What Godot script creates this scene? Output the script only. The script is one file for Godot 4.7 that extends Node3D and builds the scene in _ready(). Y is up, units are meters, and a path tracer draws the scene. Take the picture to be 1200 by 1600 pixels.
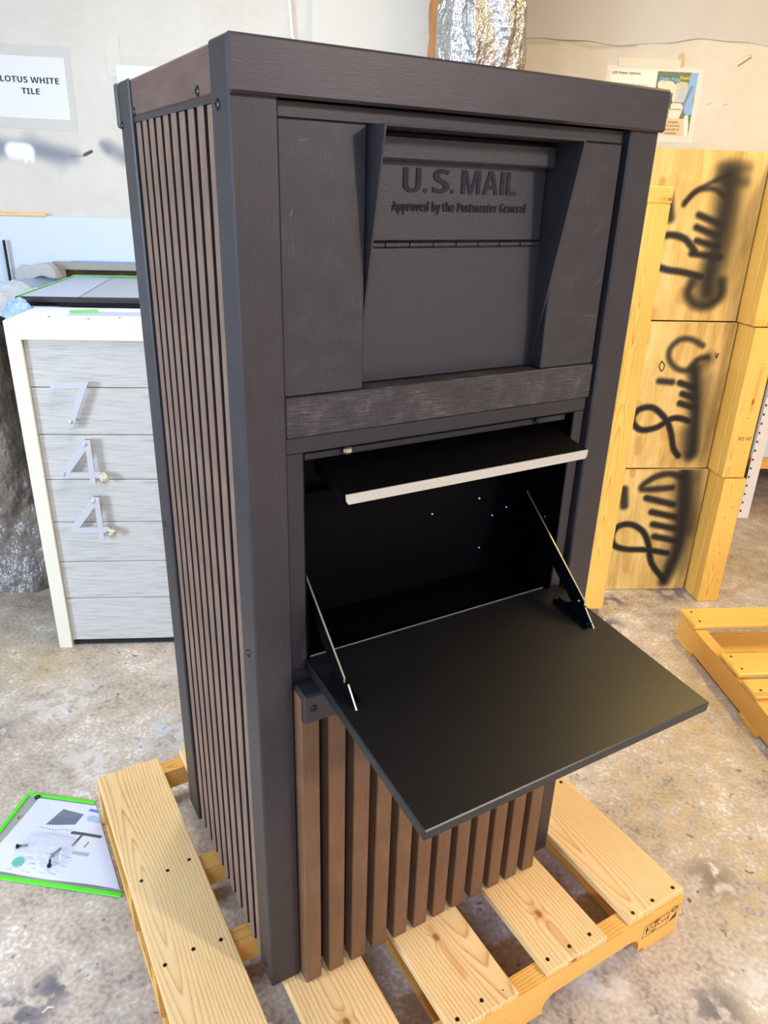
extends Node3D

# ---------------------------------------------------------------- mesh builder
class MB:
	var v := PackedVector3Array()
	var n := PackedVector3Array()
	var uv := PackedVector2Array()
	var xf := Transform3D()
	var grain := 1            # axis along which the grain (uv v) runs
	var off := Vector2.ZERO   # uv offset
	func uvof(p: Vector3, nn: Vector3) -> Vector2:
		var a := nn.abs()
		var d := 0
		if a.y > a.x and a.y >= a.z: d = 1
		elif a.z > a.x: d = 2
		var o: Vector2
		if d == grain:
			o = Vector2(p[(d + 1) % 3], p[(d + 2) % 3])
		else:
			o = Vector2(p[3 - d - grain], p[grain])
		return o + off
	func tri(a: Vector3, b: Vector3, c: Vector3, nn: Vector3, na = null, nb = null, nc = null) -> void:
		var w := (b - a).cross(c - a)
		var ua := uvof(a, nn)
		var ub := uvof(b, nn)
		var uc := uvof(c, nn)
		if na == null: na = nn
		if nb == null: nb = nn
		if nc == null: nc = nn
		if w.dot(nn) > 0.0:
			var t := b
			b = c
			c = t
			var tu := ub
			ub = uc
			uc = tu
			var tn = nb
			nb = nc
			nc = tn
		v.append(xf * a); v.append(xf * b); v.append(xf * c)
		n.append((xf.basis * na).normalized()); n.append((xf.basis * nb).normalized()); n.append((xf.basis * nc).normalized())
		uv.append(ua); uv.append(ub); uv.append(uc)
	func quad(a: Vector3, b: Vector3, c: Vector3, d: Vector3, nn: Vector3) -> void:
		tri(a, b, c, nn)
		tri(a, c, d, nn)
	# bevelled box between two corners
	func box(lo: Vector3, hi: Vector3, bev := 0.002, wob := 0.0, rs := 1) -> void:
		var c := (lo + hi) * 0.5
		var h := (hi - lo) * 0.5
		var b := minf(bev, minf(h.x, minf(h.y, h.z)) * 0.9)
		var r := RandomNumberGenerator.new()
		r.seed = rs
		var P := {}
		for sx in [-1, 1]:
			for sy in [-1, 1]:
				for sz in [-1, 1]:
					var j := Vector3(r.randf_range(-wob, wob), r.randf_range(-wob, wob), r.randf_range(-wob, wob))
					for ax in 3:
						var q := Vector3(sx * (h.x - b), sy * (h.y - b), sz * (h.z - b))
						q[ax] = h[ax] * [sx, sy, sz][ax]
						P[[sx, sy, sz, ax]] = c + q + j
		for ax in 3:
			var u := (ax + 1) % 3
			var w := (ax + 2) % 3
			for s in [-1, 1]:
				var k := []
				for e in [[-1, -1], [1, -1], [1, 1], [-1, 1]]:
					var key := [0, 0, 0, ax]
					key[ax] = s; key[u] = e[0]; key[w] = e[1]
					k.append(P[key])
				var nn := Vector3.ZERO
				nn[ax] = s
				quad(k[0], k[1], k[2], k[3], nn)
			# edges parallel to ax
			for su in [-1, 1]:
				for sw in [-1, 1]:
					var k0 := [0, 0, 0, u]
					k0[u] = su; k0[w] = sw; k0[ax] = -1
					var k1 := k0.duplicate(); k1[ax] = 1
					var k2 := k1.duplicate(); k2[3] = w
					var k3 := k0.duplicate(); k3[3] = w
					var nn := Vector3.ZERO
					nn[u] = su; nn[w] = sw
					quad(P[k0], P[k1], P[k2], P[k3], nn.normalized())
		for sx in [-1, 1]:
			for sy in [-1, 1]:
				for sz in [-1, 1]:
					tri(P[[sx, sy, sz, 0]], P[[sx, sy, sz, 1]], P[[sx, sy, sz, 2]], Vector3(sx, sy, sz).normalized())
	# polygon in plane (a,b) extruded along axis ax from t0 to t1; pts are Vector2 in order (ax+1, ax+2)
	func prism(pts: PackedVector2Array, ax: int, t0: float, t1: float) -> void:
		var p := pts
		if Geometry2D.is_polygon_clockwise(p):
			p = p.duplicate()
			p.reverse()
		var idx := Geometry2D.triangulate_polygon(p)
		var at := func(q: Vector2, t: float) -> Vector3:
			var o := Vector3.ZERO
			o[ax] = t
			o[(ax + 1) % 3] = q.x
			o[(ax + 2) % 3] = q.y
			return o
		var nn := Vector3.ZERO
		nn[ax] = 1.0
		for i in range(0, idx.size(), 3):
			tri(at.call(p[idx[i]], t1), at.call(p[idx[i + 1]], t1), at.call(p[idx[i + 2]], t1), nn)
			tri(at.call(p[idx[i]], t0), at.call(p[idx[i + 1]], t0), at.call(p[idx[i + 2]], t0), -nn)
		for i in p.size():
			var a := p[i]
			var b := p[(i + 1) % p.size()]
			var d := (b - a).normalized()
			var m := Vector3.ZERO
			m[(ax + 1) % 3] = d.y
			m[(ax + 2) % 3] = -d.x
			quad(at.call(a, t0), at.call(b, t0), at.call(b, t1), at.call(a, t1), m)
	# lathe round local y; profile of Vector2(radius, height)
	func lathe(prof: Array, seg := 16) -> void:
		for i in prof.size() - 1:
			var a: Vector2 = prof[i]
			var b: Vector2 = prof[i + 1]
			var d := (b - a)
			if d.length() < 1e-7: continue
			var nr := Vector2(d.y, -d.x).normalized()
			for s in seg:
				var t0 := TAU * s / seg
				var t1 := TAU * (s + 1) / seg
				var e0 := Vector3(cos(t0), 0, sin(t0))
				var e1 := Vector3(cos(t1), 0, sin(t1))
				var n0 := e0 * nr.x + Vector3.UP * nr.y
				var n1 := e1 * nr.x + Vector3.UP * nr.y
				var nn := (n0 + n1).normalized()
				var q0 := e0 * a.x + Vector3.UP * a.y
				var q1 := e1 * a.x + Vector3.UP * a.y
				var q2 := e1 * b.x + Vector3.UP * b.y
				var q3 := e0 * b.x + Vector3.UP * b.y
				if a.x > 1e-6: tri(q0, q1, q2, nn, n0, n1, n1)
				if b.x > 1e-6: tri(q0, q2, q3, nn, n0, n1, n0)
	# grid of points [rows][cols], smooth; thickness added along normals if th > 0
	func sheet(g: Array, th := 0.0) -> void:
		var R := g.size()
		var C: int = g[0].size()
		var N := []
		for i in R:
			var row := []
			for j in C:
				var du: Vector3 = g[i][mini(j + 1, C - 1)] - g[i][maxi(j - 1, 0)]
				var dv: Vector3 = g[mini(i + 1, R - 1)][j] - g[maxi(i - 1, 0)][j]
				row.append(du.cross(dv).normalized())
			N.append(row)
		for side in ([1.0, -1.0] if th > 0.0 else [1.0]):
			for i in R - 1:
				for j in C - 1:
					var q := []
					var m := []
					for e in [[0, 0], [0, 1], [1, 1], [1, 0]]:
						var nn: Vector3 = N[i + e[0]][j + e[1]]
						q.append(g[i + e[0]][j + e[1]] + nn * (th * 0.5 * side))
						m.append(nn * side)
					var f: Vector3 = (m[0] + m[1] + m[2] + m[3]).normalized()
					tri(q[0], q[1], q[2], f, m[0], m[1], m[2])
					tri(q[0], q[2], q[3], f, m[0], m[2], m[3])
		if th > 0.0:
			var rim := []
			for j in C: rim.append([0, j])
			for i in range(1, R): rim.append([i, C - 1])
			for j in range(C - 2, -1, -1): rim.append([R - 1, j])
			for i in range(R - 2, -1, -1): rim.append([i, 0])
			var cen: Vector3 = g[R / 2][C / 2]
			for k in rim.size() - 1:
				var a: Array = rim[k]
				var b: Array = rim[k + 1]
				var pa: Vector3 = g[a[0]][a[1]]
				var pb: Vector3 = g[b[0]][b[1]]
				var na: Vector3 = N[a[0]][a[1]] * (th * 0.5)
				var nb: Vector3 = N[b[0]][b[1]] * (th * 0.5)
				var o := ((pa + pb) * 0.5 - cen).normalized()
				quad(pa + na, pb + nb, pb - nb, pa - na, o)
	func mesh() -> ArrayMesh:
		var arr := []
		arr.resize(Mesh.ARRAY_MAX)
		arr[Mesh.ARRAY_VERTEX] = v
		arr[Mesh.ARRAY_NORMAL] = n
		arr[Mesh.ARRAY_TEX_UV] = uv
		var m := ArrayMesh.new()
		m.add_surface_from_arrays(Mesh.PRIMITIVE_TRIANGLES, arr)
		return m

var rng := RandomNumberGenerator.new()
var M := {}

# ---------------------------------------------------------------- object helpers
func thing(called: String, label: String, category: String, at := Vector3.ZERO, turn := 0.0, group := "") -> Node3D:
	var o := Node3D.new()
	o.name = numbered(called)
	add_child(o, true)
	o.position = at
	o.rotation.y = turn
	o.set_meta("label", label)
	o.set_meta("category", category)
	if group: o.set_meta("group", group)
	return o

func numbered(called: String) -> String:
	if not has_node(called): return called
	var k := 1
	while has_node("%s_%03d" % [called, k]): k += 1
	return "%s_%03d" % [called, k]

func obj(called: String, mb: MB, m: Material, parent: Node = self) -> MeshInstance3D:
	return inst(called, mb.mesh(), m, parent)

func inst(called: String, mesh: Mesh, m: Material, parent: Node = self) -> MeshInstance3D:
	var o := MeshInstance3D.new()
	var nm := called
	if parent.has_node(NodePath(nm)):
		var k := 1
		while parent.has_node(NodePath("%s_%03d" % [called, k])): k += 1
		nm = "%s_%03d" % [called, k]
	o.name = nm
	o.mesh = mesh
	o.material_override = m
	parent.add_child(o, true)
	return o

func tag(o: Node, label: String, category: String, group := "") -> void:
	o.set_meta("label", label)
	o.set_meta("category", category)
	if group: o.set_meta("group", group)

func struct(called: String, mb: MB, m: Material) -> MeshInstance3D:
	var o := obj(called, mb, m)
	o.set_meta("kind", "structure")
	return o

func bx(lo: Vector3, hi: Vector3, bev := 0.002, grain := 1, wob := 0.0, off = null) -> MB:
	var b := MB.new()
	b.grain = grain
	b.off = Vector2(rng.randf() * 3.0, rng.randf() * 3.0) if off == null else off
	b.box(lo, hi, bev, wob, rng.randi())
	return b

func V(x: float, y: float, z: float) -> Vector3:
	return Vector3(x, y, z)

# small round screw / rivet head whose axis is dir
func stud_mesh(r: float, h: float) -> ArrayMesh:
	var b := MB.new()
	b.lathe([Vector2(r, 0), Vector2(r, h * 0.35), Vector2(r * 0.72, h), Vector2(r * 0.45, h), Vector2(r * 0.4, h * 0.55), Vector2(0, h * 0.55)], 14)
	return b.mesh()

func aim(dir: Vector3, at: Vector3) -> Transform3D:
	var y := dir.normalized()
	var x := y.cross(Vector3(0.31, 0.52, 0.79)).normalized()
	return Transform3D(Basis(x, y, x.cross(y)), at)

func text_mesh(t: String, size: float, depth: float, bold := true) -> TextMesh:
	var tm := TextMesh.new()
	var f := SystemFont.new()
	f.font_names = PackedStringArray(["Droid Sans"])
	if bold: f.font_weight = 700
	tm.font = f
	tm.text = t
	tm.font_size = 64
	tm.pixel_size = size / 64.0
	tm.depth = depth
	return tm

# ---------------------------------------------------------------- textures
var plain_noise := false

func noise(w: int, h: int, freq: float, sd: int, oct := 4, sx := 1, sy := 1, kind := FastNoiseLite.TYPE_SIMPLEX_SMOOTH) -> PackedByteArray:
	var f := FastNoiseLite.new()
	f.noise_type = kind
	f.seed = sd
	f.frequency = freq
	f.fractal_octaves = oct
	var im := f.get_seamless_image(maxi(w / sx, 4), maxi(h / sy, 4), false, false, 0.12, true) if w * h < 600000 and not plain_noise else f.get_image(maxi(w / sx, 4), maxi(h / sy, 4), false, false, true)
	im.convert(Image.FORMAT_L8)
	if sx > 1 or sy > 1: im.resize(w, h, Image.INTERPOLATE_CUBIC)
	return im.get_data()

func lut(stops: Array) -> PackedByteArray:
	var g := PackedByteArray()
	g.resize(768)
	for i in 256:
		var t := i / 255.0
		var c: Color = stops[0][1]
		for k in stops.size() - 1:
			if t >= stops[k][0]:
				c = (stops[k][1] as Color).lerp(stops[k + 1][1], clampf((t - stops[k][0]) / maxf(stops[k + 1][0] - stops[k][0], 1e-5), 0, 1))
		g[i * 3] = int(clampf(c.r, 0, 1) * 255); g[i * 3 + 1] = int(clampf(c.g, 0, 1) * 255); g[i * 3 + 2] = int(clampf(c.b, 0, 1) * 255)
	return g

func blend(w: int, h: int, layers: Array, stops: Array) -> PackedByteArray:
	var L := lut(stops)
	var out := PackedByteArray()
	out.resize(w * h * 3)
	var a: PackedByteArray = layers[0][0]
	var ka: float = layers[0][1]
	var b: PackedByteArray = layers[1][0] if layers.size() > 1 else a
	var kb: float = layers[1][1] if layers.size() > 1 else 0.0
	var c: PackedByteArray = layers[2][0] if layers.size() > 2 else a
	var kc: float = layers[2][1] if layers.size() > 2 else 0.0
	var base := 128.0 - 128.0 * (ka + kb + kc)
	for i in w * h:
		var t := int(base + a[i] * ka + b[i] * kb + c[i] * kc)
		t = 0 if t < 0 else (255 if t > 255 else t)
		t *= 3
		out[i * 3] = L[t]; out[i * 3 + 1] = L[t + 1]; out[i * 3 + 2] = L[t + 2]
	return out

# soft round brush along a polyline, in pixels
func brush(px: PackedByteArray, w: int, h: int, pts: Array, r: float, col: Color, alpha := 1.0, soft := 0.5, ns := PackedByteArray()) -> void:
	var x0 := w; var x1 := 0; var y0 := h; var y1 := 0
	for p in pts:
		x0 = mini(x0, int(p.x - r - 1)); x1 = maxi(x1, int(p.x + r + 1))
		y0 = mini(y0, int(p.y - r - 1)); y1 = maxi(y1, int(p.y + r + 1))
	x0 = maxi(x0, 0); y0 = maxi(y0, 0); x1 = mini(x1, w - 1); y1 = mini(y1, h - 1)
	var cr := col.r * 255.0; var cg := col.g * 255.0; var cb := col.b * 255.0
	for y in range(y0, y1 + 1):
		for x in range(x0, x1 + 1):
			var q := Vector2(x, y)
			var d := 1e9
			if pts.size() == 1: d = q.distance_to(pts[0])
			for k in pts.size() - 1:
				d = minf(d, q.distance_to(Geometry2D.get_closest_point_to_segment(q, pts[k], pts[k + 1])))
			if d >= r: continue
			var a := clampf((r - d) / (r * soft), 0, 1)
			a = a * a * (3 - 2 * a) * alpha
			var i := y * w + x
			if ns.size(): a *= clampf((ns[i] - 92) / 55.0, 0, 1)
			i *= 3
			px[i] = int(lerpf(px[i], cr, a)); px[i + 1] = int(lerpf(px[i + 1], cg, a)); px[i + 2] = int(lerpf(px[i + 2], cb, a))

func curve(p: Array, n := 5) -> Array:
	if p.size() < 3: return p
	var o := []
	for i in p.size() - 1:
		var a: Vector2 = p[maxi(i - 1, 0)]
		var d: Vector2 = p[mini(i + 2, p.size() - 1)]
		for k in n: o.append((p[i] as Vector2).cubic_interpolate(p[i + 1], a, d, float(k) / n))
	o.append(p[-1])
	return o

func fill(px: PackedByteArray, w: int, h: int, poly: Array, col: Color, alpha := 1.0) -> void:
	var pv := PackedVector2Array(poly)
	var r := Rect2(pv[0], Vector2.ZERO)
	for q in pv: r = r.expand(q)
	for y in range(maxi(int(r.position.y), 0), mini(int(r.end.y) + 1, h)):
		for x in range(maxi(int(r.position.x), 0), mini(int(r.end.x) + 1, w)):
			if Geometry2D.is_point_in_polygon(Vector2(x, y), pv):
				var i := (y * w + x) * 3
				px[i] = int(lerpf(px[i], col.r * 255, alpha)); px[i + 1] = int(lerpf(px[i + 1], col.g * 255, alpha)); px[i + 2] = int(lerpf(px[i + 2], col.b * 255, alpha))

func tex(w: int, h: int, px: PackedByteArray) -> ImageTexture:
	return ImageTexture.create_from_image(Image.create_from_data(w, h, false, Image.FORMAT_RGB8, px))

func grey(w: int, h: int, px: PackedByteArray) -> ImageTexture:
	return ImageTexture.create_from_image(Image.create_from_data(w, h, false, Image.FORMAT_L8, px))

# flat-sawn pine: growth rings cut lengthwise, x across, y along
func pine(w: int, h: int, sd: int, cx: float, depth: float, rings: float, stops: Array, knots := []) -> PackedByteArray:
	plain_noise = true
	var wa := noise(w, h, 0.02, sd, 3, 2, 16)
	var wb := noise(w, h, 0.01, sd + 5, 2, 8, 8)
	var fi := noise(w, h, 0.35, sd + 9, 2, 1, 24)
	plain_noise = false
	var L := lut(stops)
	var out := PackedByteArray()
	out.resize(w * h * 3)
	for y in h:
		var dy := depth * (0.1 + sqrt(pow(float(y) / h - 0.42, 2.0) + 0.012) * 2.2)
		for x in w:
			var i := y * w + x
			var fx := float(x) / w - cx
			var bend := 0.0
			for k in knots:
				var kd := Vector2(fx + cx - k.x, (float(y) / h - k.y) * 5.0)
				bend += k.z * exp(-kd.length_squared() * 90.0)
			var r := sqrt(fx * fx + dy * dy) * rings + (wa[i] - 128) * 0.0022 + (wb[i] - 128) * 0.007 + bend
			var f := r - floorf(r)
			f = f * f * f if f < 0.88 else 0.68 * (1.0 - f) / 0.12
			var t := int(f * 195.0 + (fi[i] - 128) * 0.35 + (wb[i] - 128) * 0.25 + 30)
			t = (0 if t < 0 else (255 if t > 255 else t)) * 3
			out[i * 3] = L[t]; out[i * 3 + 1] = L[t + 1]; out[i * 3 + 2] = L[t + 2]
	return out

func mat(c: Color, rough := 0.6, metal := 0.0, t: Texture2D = null, us := Vector2.ONE, spec := 0.5) -> StandardMaterial3D:
	var m := StandardMaterial3D.new()
	m.albedo_color = c
	m.roughness = rough
	m.metallic = metal
	m.metallic_specular = spec
	if t:
		m.albedo_texture = t
		m.uv1_scale = Vector3(us.x, us.y, 1)
	return m

func bumped(m: StandardMaterial3D, t: Texture2D, cm: float) -> StandardMaterial3D:
	m.heightmap_enabled = true
	m.heightmap_texture = t
	m.heightmap_scale = cm
	return m

func make_materials() -> void:
	var K := Color.WHITE
	# pine, three boards
	var pst := [[0.0, Color(0.93, 0.80, 0.58)], [0.45, Color(0.88, 0.71, 0.46)], [1.0, Color(0.63, 0.43, 0.22)]]
	var kn := [[], [Vector3(0.5, 0.80, 1.6)], [Vector3(0.45, 0.86, 1.4), Vector3(0.7, 0.2, 1.0)]]
	var spec := [[0.25, 0.13, 23.0], [0.85, 0.22, 24.0], [0.45, 0.10, 21.0]]
	for i in 3:
		var px := pine(256, 1024, 40 + i * 7, spec[i][0], spec[i][1], spec[i][2], pst, kn[i])
		for k in kn[i]:
			brush(px, 256, 1024, [Vector2(k.x * 256, k.y * 1024)], 13, Color(0.50, 0.30, 0.15), 0.8, 0.6)
			brush(px, 256, 1024, [Vector2(k.x * 256, k.y * 1024 - 20), Vector2(k.x * 256 + 6, k.y * 1024 + 90)], 22, Color(0.75, 0.46, 0.24), 0.35, 1.0)
		var t := tex(256, 1024, px)
		M["pine%d" % i] = mat(K, 0.62, 0.0, t, Vector2(1 / 0.16, 1 / 0.95), 0.4)
		M["pine_warm%d" % i] = mat(Color(1.0, 0.91, 0.68), 0.65, 0.0, t, Vector2(1 / 0.16, 1 / 0.95), 0.4)
		M["pine_yellow%d" % i] = mat(Color(1.0, 0.95, 0.68), 0.65, 0.0, t, Vector2(1 / 0.14, 1 / 1.2), 0.4)
	M["end"] = mat(Color(0.72, 0.55, 0.34), 0.8)
	# dark wood composite of the mailbox
	var st := noise(256, 1024, 0.30, 3, 3, 1, 32)
	var bl := noise(256, 1024, 0.01, 4, 3)
	var fn := noise(256, 1024, 0.6, 5, 2, 1, 8)
	var dark := blend(256, 1024, [[st, 0.4], [bl, 0.35], [fn, 0.3]], [[0.0, Color(0.140, 0.122, 0.126)], [0.6, Color(0.188, 0.167, 0.171)], [1.0, Color(0.25, 0.228, 0.230)]])
	M["comp"] = bumped(mat(K, 0.46, 0.0, tex(256, 1024, dark), Vector2(4, 1.2), 0.5), grey(256, 1024, fn), 0.012)
	M["comp_fascia_sheen"] = M.comp.duplicate()
	M.comp_fascia_sheen.albedo_color = Color(1.16, 1.13, 1.17)  # cool lamp sheen on the fascia painted in as a lighter tint
	M.comp_fascia_sheen.roughness = 0.42
	var worn := blend(256, 1024, [[st, 0.8], [bl, 0.5], [fn, 0.7]], [[0.0, Color(0.13, 0.118, 0.118)], [0.55, Color(0.205, 0.188, 0.185)], [1.0, Color(0.39, 0.365, 0.35)]])
	M["comp_worn"] = bumped(mat(K, 0.52, 0.0, tex(256, 1024, worn), Vector2(7, 2.2), 0.5), grey(256, 1024, fn), 0.015)
	var scuf := blend(256, 1024, [[st, 0.45], [bl, 0.55], [fn, 0.45]], [[0.0, Color(0.135, 0.122, 0.126)], [0.6, Color(0.182, 0.167, 0.171)], [1.0, Color(0.26, 0.243, 0.243)]])
	for s in [[40, 300, 70, 296], [90, 310, 95, 330], [60, 420, 72, 450], [110, 520, 125, 524], [30, 610, 50, 640], [150, 700, 152, 735]]:
		brush(scuf, 256, 1024, [Vector2(s[0], s[1]), Vector2(s[2], s[3])], 2.0, Color(0.55, 0.53, 0.5), 0.6, 1.0)
	M["panel"] = bumped(mat(K, 0.47, 0.0, tex(256, 1024, scuf), Vector2(6, 2.6), 0.5), grey(256, 1024, fn), 0.012)
	var sl := blend(256, 1024, [[st, 0.5], [bl, 0.5], [fn, 0.4]], [[0.0, Color(0.42, 0.325, 0.27)], [0.6, Color(0.51, 0.41, 0.345)], [1.0, Color(0.585, 0.485, 0.415)]])
	M["slat_core"] = mat(Color(0.15, 0.095, 0.075), 0.8)
	M["slat_front"] = mat(Color(0.88, 0.80, 0.67), 0.55, 0.0, tex(256, 1024, sl), Vector2(8, 0.8), 0.4)
	M["slat"] = mat(K, 0.6, 0.0, tex(256, 1024, sl), Vector2(8, 0.8), 0.4)
	M["fascia_side"] = mat(Color(0.80, 0.78, 0.79), 0.5, 0.0, tex(256, 1024, sl), Vector2(6, 0.8), 0.45)
	M["backing"] = mat(Color(0.10, 0.07, 0.06), 0.8)
	# powder coated steel
	var pc := noise(512, 512, 0.12, 21, 3)
	var pct := grey(512, 512, pc)
	M["steel"] = bumped(mat(Color(0.178, 0.168, 0.182), 0.46, 0.0, null, Vector2(8, 8), 0.5), pct, 0.03)
	M["steel"].uv1_scale = Vector3(6, 6, 6)
	M["door"] = bumped(mat(Color(0.075, 0.075, 0.078), 0.36, 0.0, null, Vector2.ONE, 0.5), pct, 0.006)
	M["door"].uv1_scale = Vector3(12, 12, 12)
	M["black"] = mat(Color(0.020, 0.020, 0.028), 0.5, 0.0, null, Vector2.ONE, 0.17)
	M["frame"] = mat(Color(0.145, 0.135, 0.142), 0.48)
	M["bright"] = mat(Color(0.78, 0.75, 0.68), 0.35, 0.85)
	M["lip"] = mat(Color(0.78, 0.76, 0.70), 0.5, 0.35)
	M["screw"] = mat(Color(0.17, 0.16, 0.16), 0.35, 0.7)
	M["chrome"] = mat(Color(0.85, 0.85, 0.85), 0.2, 1.0)
	# white cabinet
	var g1 := noise(512, 512, 0.14, 61, 4, 1, 16)
	var g2 := noise(512, 512, 0.02, 62, 3, 1, 5)
	var oak := blend(512, 512, [[g1, 0.95], [g2, 0.45]], [[0.0, Color(0.66, 0.65, 0.64)], [0.36, Color(0.80, 0.795, 0.785)], [0.6, Color(0.82, 0.815, 0.805)], [1.0, Color(0.88, 0.88, 0.87)]])
	M["oak"] = mat(Color(1.0, 0.985, 0.945), 0.6, 0.0, tex(512, 512, oak), Vector2(5, 1.7), 0.4)
	M["cream"] = mat(Color(0.955, 0.925, 0.82), 0.5)
	M["digit"] = mat(Color(0.82, 0.81, 0.815), 0.42, 0.1)
	M["tape"] = mat(Color(0.93, 0.93, 0.92, 0.45), 0.18)
	M["tape"].transparency = BaseMaterial3D.TRANSPARENCY_ALPHA
	M["masking"] = mat(Color(0.86, 0.82, 0.70), 0.7)
	M["green"] = mat(Color(0.33, 0.85, 0.16), 0.45)
	M["greentape"] = mat(Color(0.45, 0.85, 0.45), 0.5)
	M["bluetape"] = mat(Color(0.45, 0.62, 0.9), 0.5)
	M["film"] = mat(Color(0.72, 0.76, 0.84), 0.35)
	M["paper"] = mat(Color(0.87, 0.87, 0.89), 0.75)
	M["ink"] = mat(Color(0.16, 0.16, 0.17), 0.8)
	M["greyink"] = mat(Color(0.55, 0.56, 0.55), 0.8)
	M["bluewrap"] = mat(Color(0.62, 0.74, 0.92), 0.3)
	M["whitewrap"] = mat(Color(0.80, 0.84, 0.88), 0.25)
	M["taupe"] = mat(Color(0.60, 0.58, 0.55), 0.6)
	M["rag"] = mat(Color(0.70, 0.70, 0.70), 0.9)
	M["greywrap"] = mat(Color(0.47, 0.43, 0.385), 0.26, 0.0, null, Vector2.ONE, 0.7)
	M["dim"] = mat(Color(0.10, 0.09, 0.085), 0.7)
	M["shelf"] = mat(Color(0.74, 0.58, 0.36), 0.6)
	M["upright"] = mat(Color(0.93, 0.92, 0.90), 0.45)
	M["hole"] = mat(Color(0.1, 0.09, 0.08), 0.9)
	M["panelblue"] = mat(Color(0.80, 0.86, 0.93), 0.55)
	M["rust"] = mat(Color(0.70, 0.48, 0.26), 0.8)
	var fo := noise(512, 512, 0.03, 71, 4, 1, 1, FastNoiseLite.TYPE_CELLULAR)
	var fot := grey(512, 512, fo)
	M["foil"] = bumped(mat(Color(0.80, 0.80, 0.80), 0.24, 0.95), fot, 0.9)
	M["greywrap"] = bumped(M["greywrap"], fot, 0.5)
	M["greywrap"].uv1_scale = Vector3(4, 2, 4)
	M["foil"].uv1_triplanar = true
	M["foil"].uv1_scale = Vector3(5, 3, 5)

func make_floor_tex() -> ImageTexture:
	# spans x -1.5..2.5 (4 m), z -2.7..0.8 (3.5 m)
	var w := 2048
	var h := 1792
	var a := noise(w, h, 0.005, 101, 6)
	var b := noise(w, h, 0.022, 102, 6)
	var c := noise(w, h, 0.13, 103, 4)
	var px := blend(w, h, [[a, 0.5], [b, 0.5], [c, 0.65]], [[0.0, Color(0.51, 0.47, 0.43)], [0.25, Color(0.65, 0.60, 0.535)], [0.45, Color(0.725, 0.67, 0.595)], [0.62, Color(0.765, 0.71, 0.635)], [0.74, Color(0.81, 0.765, 0.695)], [0.80, Color(0.86, 0.825, 0.775)], [1.0, Color(0.915, 0.895, 0.865)]])
	var pp := func(x: float, z: float) -> Vector2: return Vector2((x + 1.5) / 4.0 * w, (z + 2.7) / 3.5 * h)
	var ragged := noise(w, h, 0.035, 104, 6)
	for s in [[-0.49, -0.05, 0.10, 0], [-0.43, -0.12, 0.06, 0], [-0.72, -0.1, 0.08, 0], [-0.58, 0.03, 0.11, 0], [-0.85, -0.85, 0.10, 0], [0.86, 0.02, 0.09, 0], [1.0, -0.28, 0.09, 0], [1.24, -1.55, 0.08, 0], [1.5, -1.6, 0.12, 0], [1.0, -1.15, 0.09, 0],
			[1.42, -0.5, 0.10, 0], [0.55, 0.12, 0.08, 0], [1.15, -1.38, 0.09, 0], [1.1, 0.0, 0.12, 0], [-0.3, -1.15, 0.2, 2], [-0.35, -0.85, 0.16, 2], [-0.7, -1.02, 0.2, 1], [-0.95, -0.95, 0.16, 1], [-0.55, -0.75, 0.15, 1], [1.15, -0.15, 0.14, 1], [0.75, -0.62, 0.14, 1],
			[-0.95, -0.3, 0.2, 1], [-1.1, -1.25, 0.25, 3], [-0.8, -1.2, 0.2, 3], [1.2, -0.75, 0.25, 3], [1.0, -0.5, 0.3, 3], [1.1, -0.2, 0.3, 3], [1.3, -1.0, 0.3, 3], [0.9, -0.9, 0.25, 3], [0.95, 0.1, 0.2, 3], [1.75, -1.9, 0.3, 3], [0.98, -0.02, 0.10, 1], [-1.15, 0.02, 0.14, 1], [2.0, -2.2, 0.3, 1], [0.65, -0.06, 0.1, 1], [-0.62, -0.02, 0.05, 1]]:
		var col: Color = [Color(0.33, 0.33, 0.36), Color(0.85, 0.84, 0.82), Color(0.76, 0.79, 0.86), Color(0.76, 0.66, 0.46)][s[3]]  # yellow patches at the right: floor dirt plus warm light painted in
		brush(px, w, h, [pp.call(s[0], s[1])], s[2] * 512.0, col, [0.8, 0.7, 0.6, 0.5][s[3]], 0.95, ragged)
	var r := RandomNumberGenerator.new()
	r.seed = 77
	for i in 6500:
		var q := Vector2(r.randf() * w, r.randf() * h)
		var l := pow(r.randf(), 3.0) * 11.0
		var an := r.randf() * TAU
		var light := r.randf() < 0.5
		var pts := [q, q + Vector2(cos(an), sin(an)) * l * 0.6, q + Vector2(cos(an + 0.5), sin(an + 0.5)) * l]
		brush(px, w, h, pts, 0.8 + pow(r.randf(), 5.0) * 2.4, Color(0.90, 0.89, 0.85) if light else Color(0.28, 0.27, 0.27), r.randf_range(0.3, 0.85), 0.6, ragged)
	return tex(w, h, px)

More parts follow.
